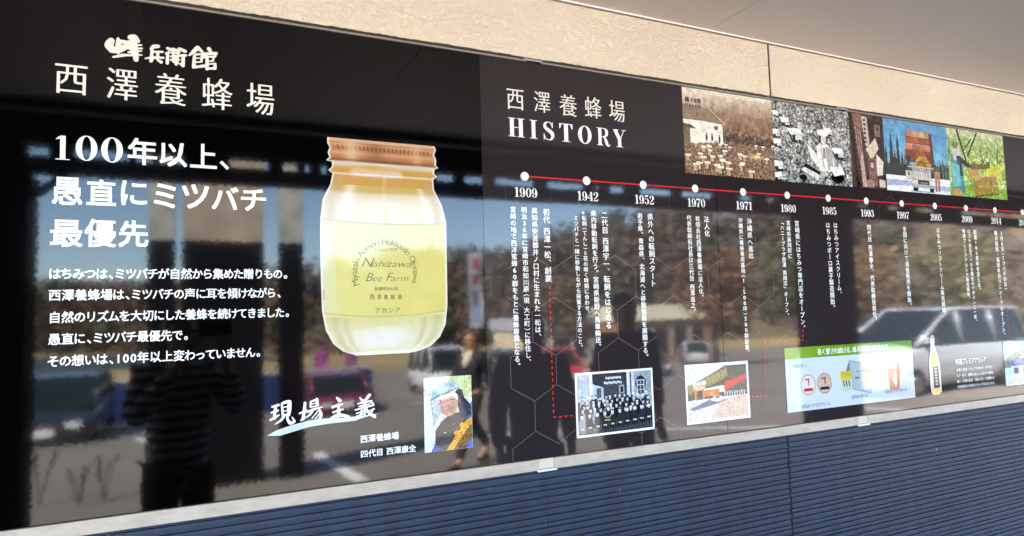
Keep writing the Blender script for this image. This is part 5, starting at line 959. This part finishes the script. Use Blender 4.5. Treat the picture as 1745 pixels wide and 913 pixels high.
def person(label, x, d, rz, h, top, bottom, hair, arms, stride=0.0, longhair=False, bag=False):
    k = h / 1.7; c = empty('person', (x, -d, ZGR(d)), rz, label, 'person')
    c.scale = (k, k, k)
    hp = [(0, 0, .96, .13, .10), (0, 0, 1.10, .115, .085), (0, 0, 1.27, .14, .09), (0, 0, 1.41, .075, .06), (0, .005, 1.47, .052), (0, .02, 1.53, .068, .078), (0, .015, 1.60, .078, .092), (0, .005, 1.665, .055, .062)]
    ed = [(i, i + 1) for i in range(7)]; pts = list(hp); sleeves = [(0, 0, .86, .175, .135), (0, 0, 1.10, .150, .115), (0, 0, 1.28, .175, .12), (0, 0, 1.42, .09, .075)]; se = [(0, 1), (1, 2), (2, 3)]
    for s_ in (-1, 1):
        sh, el, wr, hd = arms[0 if s_ < 0 else 1]
        b0 = len(pts); pts += [(*sh, .052), (*el, .042), (*wr, .028), (*hd, .038, .018)]; ed += [(2, b0), (b0, b0 + 1), (b0 + 1, b0 + 2), (b0 + 2, b0 + 3)]
        dr = (Vector(hd) - Vector(wr)).normalized(); sd = dr.cross(Vector((0, 1, 0)) if abs(dr.y) < .8 else Vector((0, 0, 1))).normalized()
        for q, (off, ln) in enumerate([(-.030, .055), (-.010, .070), (.010, .075), (.030, .065)]):
            f0 = Vector(hd) + dr * .03 + sd * off; f1 = f0 + dr * ln * .55 + Vector((0, .008, 0)); f2 = f1 + dr * ln * .45 + Vector((0, .02, 0)); n0 = len(pts); pts += [(*f0, .0095), (*f1, .0085), (*f2, .007)]; ed += [(b0 + 3, n0), (n0, n0 + 1), (n0 + 1, n0 + 2)]
        th = Vector(hd) - dr * .01 + sd * -.045; n0 = len(pts); pts += [(*th, .011), (*(th + dr * .035 + sd * -.012), .009)]; ed += [(b0 + 3, n0), (n0, n0 + 1)]
        m0 = len(sleeves); sleeves += [(*sh, .082), (*el, .064), (*(Vector(wr) * .92 + Vector(el) * .08), .046)]; se += [(2, m0), (m0, m0 + 1), (m0 + 1, m0 + 2)]
    tr = [(0, 0, 1.02, .145, .112)]; te = []; lg = len(pts)
    for s_ in (-1, 1):
        kf = stride * s_; hipj = (s_ * .09, 0, .86); kn = (s_ * .10, kf * .16 + .02, .49); an = (s_ * .10, kf * .34, .10 + (.06 if kf < 0 else 0)); to = (s_ * .11, kf * .34 + .15, .045 + (.0 if kf >= 0 else .0))
        b0 = len(pts); pts += [(*hipj, .085), (*kn, .052), (*an, .038), (*to, .034)]; ed += [(0, b0), (b0, b0 + 1), (b0 + 1, b0 + 2), (b0 + 2, b0 + 3)]
        m0 = len(tr); tr += [(*hipj, .10), (*kn, .072), (an[0], an[1], an[2] + .03, .062)]; te += [(0, m0), (m0, m0 + 1), (m0 + 1, m0 + 2)]
        skinmesh('shoe', [(an[0], an[1] - .03, .055, .045), (an[0], an[1] + .06, .045, .048), (to[0], to[1] + .02, .035, .04, .03)], [(0, 1), (1, 2)], M['tyre'], c, 1)
    skinmesh('body', pts, ed, SK, c); skinmesh('top', sleeves, se, top, c); skinmesh('trousers', tr, te, bottom, c)
    hz = [(0, -.015, 1.70, .055, .06), (0, -.03, 1.65, .086, .092), (0, -.05, 1.57, .082, .07), (0, -.065, 1.48 if not longhair else 1.44, .06, .04)]
    if longhair: hz += [(-.075, -.01, 1.56, .035), (-.08, .0, 1.44, .035), (.075, -.01, 1.56, .035), (.08, .0, 1.44, .035)]
    skinmesh('hair', hz, [(0, 1), (1, 2), (2, 3)] + ([(1, 4), (4, 5), (1, 6), (6, 7)] if longhair else []), hair, c)
    mb = MB(); mb.tube([(0, .088, 1.60), (0, .118, 1.565), (0, .10, 1.553)], [.008, .014, .012], 6); mb.build('nose', SK, c, True)
    for s_ in (-1, 1): mb = MB(); mb.tube([(s_ * .030, .088, 1.602), (s_ * .030, .1, 1.602)], [.012, .008], 8); mb.build('eye', M['tyre'], c)
    mb = MB(); mb.tube([(-.022, .092, 1.528), (0, .102, 1.526), (.022, .092, 1.528)], .006, 6); mb.build('mouth', plain('lips', (.35, .12, .10), .5), c)
    return c
def knit():
    m, t, b = nodes('rippled_sweater'); tc = N(t, 'ShaderNodeTexCoord'); w = N(t, 'ShaderNodeTexWave', bands_direction='Z', Scale=6.2, Distortion=1.4, Detail=1.0)
    t.links.new(tc.outputs['Object'], w.inputs['Vector']); cr = N(t, 'ShaderNodeValToRGB'); cr.color_ramp.elements[0].color = (.012, .012, .015, 1); cr.color_ramp.elements[1].color = (.62, .63, .68, 1); cr.color_ramp.elements[0].position = .25; cr.color_ramp.elements[1].position = .6  # near-black bands paint the shade of the sweater's folds
    t.links.new(w.outputs['Fac'], cr.inputs['Fac']); t.links.new(cr.outputs[0], b.inputs['Base Color']); b.inputs['Roughness'].default_value = .9; bp = N(t, 'ShaderNodeBump', Strength=1.0, Distance=.02); t.links.new(w.outputs['Fac'], bp.inputs['Height']); t.links.new(bp.outputs[0], b.inputs['Normal']); return m
hang = [[(-.17, 0, 1.37), (-.215, -.02, 1.12), (-.22, .02, .88), (-.21, .05, .79)], [(.17, 0, 1.37), (.215, -.02, 1.12), (.22, .02, .88), (.21, .05, .79)]]
hold = [[(-.17, 0, 1.37), (-.26, .10, 1.18), (-.13, .24, 1.42), (-.092, .27, 1.50)], [(.17, 0, 1.37), (.26, .10, 1.18), (.13, .24, 1.42), (.092, .27, 1.50)]]
swing = [[(-.17, 0, 1.37), (-.20, .10, 1.14), (-.16, .26, .98), (-.15, .33, .95)], [(.17, 0, 1.37), (.21, -.12, 1.14), (.22, -.16, .90), (.21, -.16, .81)]]
blk = plain('black_cloth', (.022, .022, .027), .9, noise=.3, scale=6); blk2 = plain('charcoal_cloth', (.030, .031, .038), .9, noise=.3, scale=6)
FW = Vector((.42616, .90185, 0)).normalized(); yaw = -math.atan2(FW.x, FW.y); hgt = 1.62; kk = hgt / 1.7
ppos = Vector((0, -CAM_D, 0)) - FW * (.29 * kk)
person('person in a rippled dark grey sweater holding up a phone in front of the signs', ppos.x + .02, -ppos.y, yaw, hgt, knit(), blk, HAIRB, hold)
ph = empty('smartphone', (0, -CAM_D, CAM_H), 0, 'dark smartphone held level in both hands by the photographer', 'phone'); ph.matrix_world = Matrix.Translation((0, -CAM_D, CAM_H)) @ RM.to_4x4()
mb = MB(); mb.box((-.012, -.062, .004), (.145, .014, .0115)); mb.build('case', M['tyre'], ph); mb = MB(); mb.box((-.008, -.058, .0116), (.141, .010, .0122)); mb.build('screen', M['carglass'], ph)
ph.location = (ph.location.x, ph.location.y, ph.location.z)
person('person in a dark coat standing square to the charcoal sign', 1.62, 1.50, .15, 1.57, blk2, blk, HAIRB, hang)
person('taller person in a dark open jacket standing right of the other onlooker', 2.62, 2.05, .1, 1.70, blk2, blk, HAIRB, hang)
person('auburn haired person in a dark coat and cream scarf walking past', 3.0, 5.9, 1.2, 1.63, blk, blk, HAIRR, swing, 1.0, True)
skinmesh('scarf', [(-.07, .06, 1.40, .04), (0, .09, 1.36, .05), (.07, .06, 1.40, .04), (.0, -.05, 1.43, .045), (.02, .12, 1.24, .04)], [(0, 1), (1, 2), (2, 3), (3, 0), (1, 4)], plain('scarf_cream', (.70, .62, .50), .9), bpy.data.objects['person.003'], 2)

# ---- hillside, woodland, trees and weeds
ridge = [(-150, 150, 9), (-60, 142, 9.2), (-22, 132, 8.7), (-13, 130, 7.2), (0, 112, 7.4), (12.5, 92, 7.6), (28, 92, 10.5), (41, 92, 10.8), (46, 92, 9.2), (53, 90, 13.4), (58, 82, 15.2), (73, 76, 18.5), (100, 74, 22), (165, 74, 27), (290, 74, 31)]
def rdg(u):
    u = min(max(u, 0), len(ridge) - 1.001); i = int(u); f = u - i; a, b = ridge[i], ridge[i + 1]; return tuple(a[k] * (1 - f) + b[k] * f for k in range(3))
V = []; F = []; nu = 84
for i in range(nu + 1):
    x, d, z = rdg(i / nu * (len(ridge) - 1)); zr = z - 3.0; n = .6 * math.sin(i * 1.7)
    for dd, zz in ((-18, ZGR(60) - .3), (-9, ZGR(60) + (zr - ZGR(60)) * .5 + n), (0, zr), (20, zr + 1), (60, ZGR(60) - .5)): V.append((x, -(d + dd), zz))
for i in range(nu):
    for j in range(4): F.append((i * 5 + j, i * 5 + j + 1, (i + 1) * 5 + j + 1, (i + 1) * 5 + j))
tag(raw('hillside', V, F, M['slope'], smooth=True), kind='structure')
def foliage_mat():
    m, t, b = nodes('foliage'); a = N(t, 'ShaderNodeAttribute', attribute_name='Col'); t.links.new(a.outputs['Color'], b.inputs['Base Color']); b.inputs['Roughness'].default_value = .8; return m
FM = foliage_mat(); r = np.random.default_rng(5)
PAL = np.array((1.0, 1.0, 1.12)) * np.array([(.125, .090, .060), (.105, .082, .060), (.085, .085, .045), (.070, .078, .042), (.135, .098, .062), (.13, .11, .085), (.058, .066, .040), (.15, .092, .050)])
def clumps(centres, radii, cols, size, per, name, parent=None):
    """crowns of many small crumpled leaf sprays"""
    n = sum(per); C = []; K = []
    for c, R_, col, q in zip(centres, radii, cols, per):
        v = r.normal(0, 1, (q, 3)); v /= np.linalg.norm(v, axis=1)[:, None]; v *= (r.random((q, 1)) ** .45); v[:, 2] *= .95; C.append(np.array(c) + v * np.array(R_)); K.append(np.clip(np.array(col)[None] * r.uniform(.8, 1.2, (q, 1)), 0, 1))
    C = np.vstack(C); K = np.vstack(K); n = len(C); a = r.normal(0, 1, (n, 3)); a /= np.linalg.norm(a, axis=1)[:, None]; b = np.cross(a, r.normal(0, 1, (n, 3))); b /= np.linalg.norm(b, axis=1)[:, None]; s = size * r.uniform(.5, 1.3, (n, 1)); w = np.cross(a, b)
    co = np.stack([C - a * s, C + b * s * .8 + w * s * .3, C + a * s, C - b * s * .8 + w * s * .3], 1).reshape(-1, 3)
    me = bpy.data.meshes.new(name); me.vertices.add(4 * n); me.vertices.foreach_set('co', co.ravel()); me.loops.add(4 * n); me.loops.foreach_set('vertex_index', np.arange(4 * n)); me.polygons.add(n); me.polygons.foreach_set('loop_start', np.arange(n) * 4); me.update(calc_edges=True)
    at = me.color_attributes.new('Col', 'FLOAT_COLOR', 'POINT'); at.data.foreach_set('color', np.repeat(np.column_stack([K, np.ones(n)]), 4, 0).ravel()); me.materials.append(FM); return link(bpy.data.objects.new(name, me), parent)
ce, ra, co_, pe = [], [], [], []
for k in range(1050):
    u = r.uniform(0, 12.6); x, d, z = rdg(u); f = r.random() ** .7; dd = -19 + 21 * f; zb_ = ZGR(60) + (z - 3 - ZGR(60)) * min(1, (dd + 18) / 18); R_ = r.uniform(1.6, 3.0); hh = r.uniform(.9, 1.6) * R_
    zc2 = zb_ + min(hh, 3.0 - .2); ce.append((x + r.uniform(-6, 6), -(d + dd), zc2)); ra.append((R_, R_, R_ * .9)); co_.append(PAL[r.integers(0, 8)] * (1.0 if u > 5 else np.array((1.0, .85, .8)))); pe.append(75)
tag(clumps(ce, ra, co_, .42, pe, 'woodland'), 'brown autumn woodland covering the hillside', 'woodland', kind='stuff')
mb = MB()
for k in range(520):
    u = r.uniform(0, 12.6); x, d, z = rdg(u); f = r.random() ** .6; dd = -19 + 21 * f; zb_ = ZGR(60) + (z - 3 - ZGR(60)) * min(1, (dd + 18) / 18); x += r.uniform(-6, 6); hh = r.uniform(3.0, 4.6) if u < 5 else r.uniform(3.6, 6.0); l1, l2 = r.uniform(-.5, .5, 2)
    mb.tube([(x, -(d + dd), zb_), (x + l1, -(d + dd), zb_ + hh * .6), (x + l1 + l2, -(d + dd), zb_ + hh)], [.13, .09, .03], 4, 0, False)
    for q in range(3): a = r.uniform(-1, 1); mb.tube([(x + l1 * .6, -(d + dd), zb_ + hh * (.4 + .15 * q)), (x + l1 + a * 1.2, -(d + dd) + a, zb_ + hh * (.62 + .15 * q))], [.06, .02], 3, 0, False)
tag(mb.build('woodland_trunks', plain('pale_bark', (.24, .21, .18), .9, noise=.3, scale=1)), 'bare grey trunks and branches standing through the autumn woodland', 'woodland', kind='stuff')
def tree(x, d, h, R_, col, label):
    t = empty('autumn_tree', (x, -d, ZGR(d) - .05), 0, label, 'tree', 'trees by the edge of the car park'); mb = MB()
    mb.tube([(0, 0, 0), (.05, 0, h * .35), (-.05, .1, h * .65), (.1, 0, h * .9)], [.17, .13, .09, .03], 8)
    for q in range(8): a = q * 2.4; z0 = h * (.3 + .06 * q); mb.tube([(0, 0, z0), (math.cos(a) * R_ * .5, math.sin(a) * R_ * .5, z0 + h * .14), (math.cos(a) * R_ * .85, math.sin(a) * R_ * .85, z0 + h * .2)], [.07, .04, .015], 5)
    mb.build('trunk', plain('bark', (.10, .08, .06), .9, noise=.3, scale=6), t, True)
    cs = [(math.cos(q * 2.4) * R_ * .5, math.sin(q * 2.4) * R_ * .5, h * (.45 + .055 * q)) for q in range(9)]
    clumps(cs, [(R_ * .55, R_ * .55, R_ * .42)] * 9, [np.array(col) * v for v in r.uniform(.7, 1.3, 9)], .20, [110] * 9, 'crown', t)
for a in [(26, 27, 6.5, 2.4, (.17, .09, .04), 'brown leaved tree behind the tall black post'), (31, 25, 7.5, 2.6, (.10, .11, .04), 'olive green tree behind the white estate car'), (38, 27, 7, 2.6, (.19, .12, .06), 'pale brown tree behind the silver minivan'), (47, 26, 8, 3, (.12, .11, .05), 'dull green tree at the right end of the car park'), (20, 33, 6, 2.2, (.14, .10, .05), 'thin brown tree left of the tall black post')]: tree(*a)
for i, (x, d, h) in enumerate([(-1.55, 6.9, .62), (-1.15, 6.6, .42), (-.95, 6.7, .5)]):
    w = empty('weed_plant', (x, -d, ZGR(d)), i, ['tallest dry weed standing alone at the edge of the canopy shade', 'short bushy dry weed between two taller ones', 'leaning dry weed nearest the canopy posts'][i], 'weed', 'dry weeds at the edge of the canopy shade')
    for q in range(7):
        a = q * 2.1; l = .05 + .10 * r.random(); mb = MB(); mb.tube([(0, 0, 0), (math.cos(a) * l * .5, math.sin(a) * l * .5, h * .5), (math.cos(a) * l, math.sin(a) * l, h * r.uniform(.6, 1))], [.005, .004, .013], 5); mb.build('stem', plain('weed', (.03, .025, .02), .9), w, True)  # stem colour darkened to read as shaded
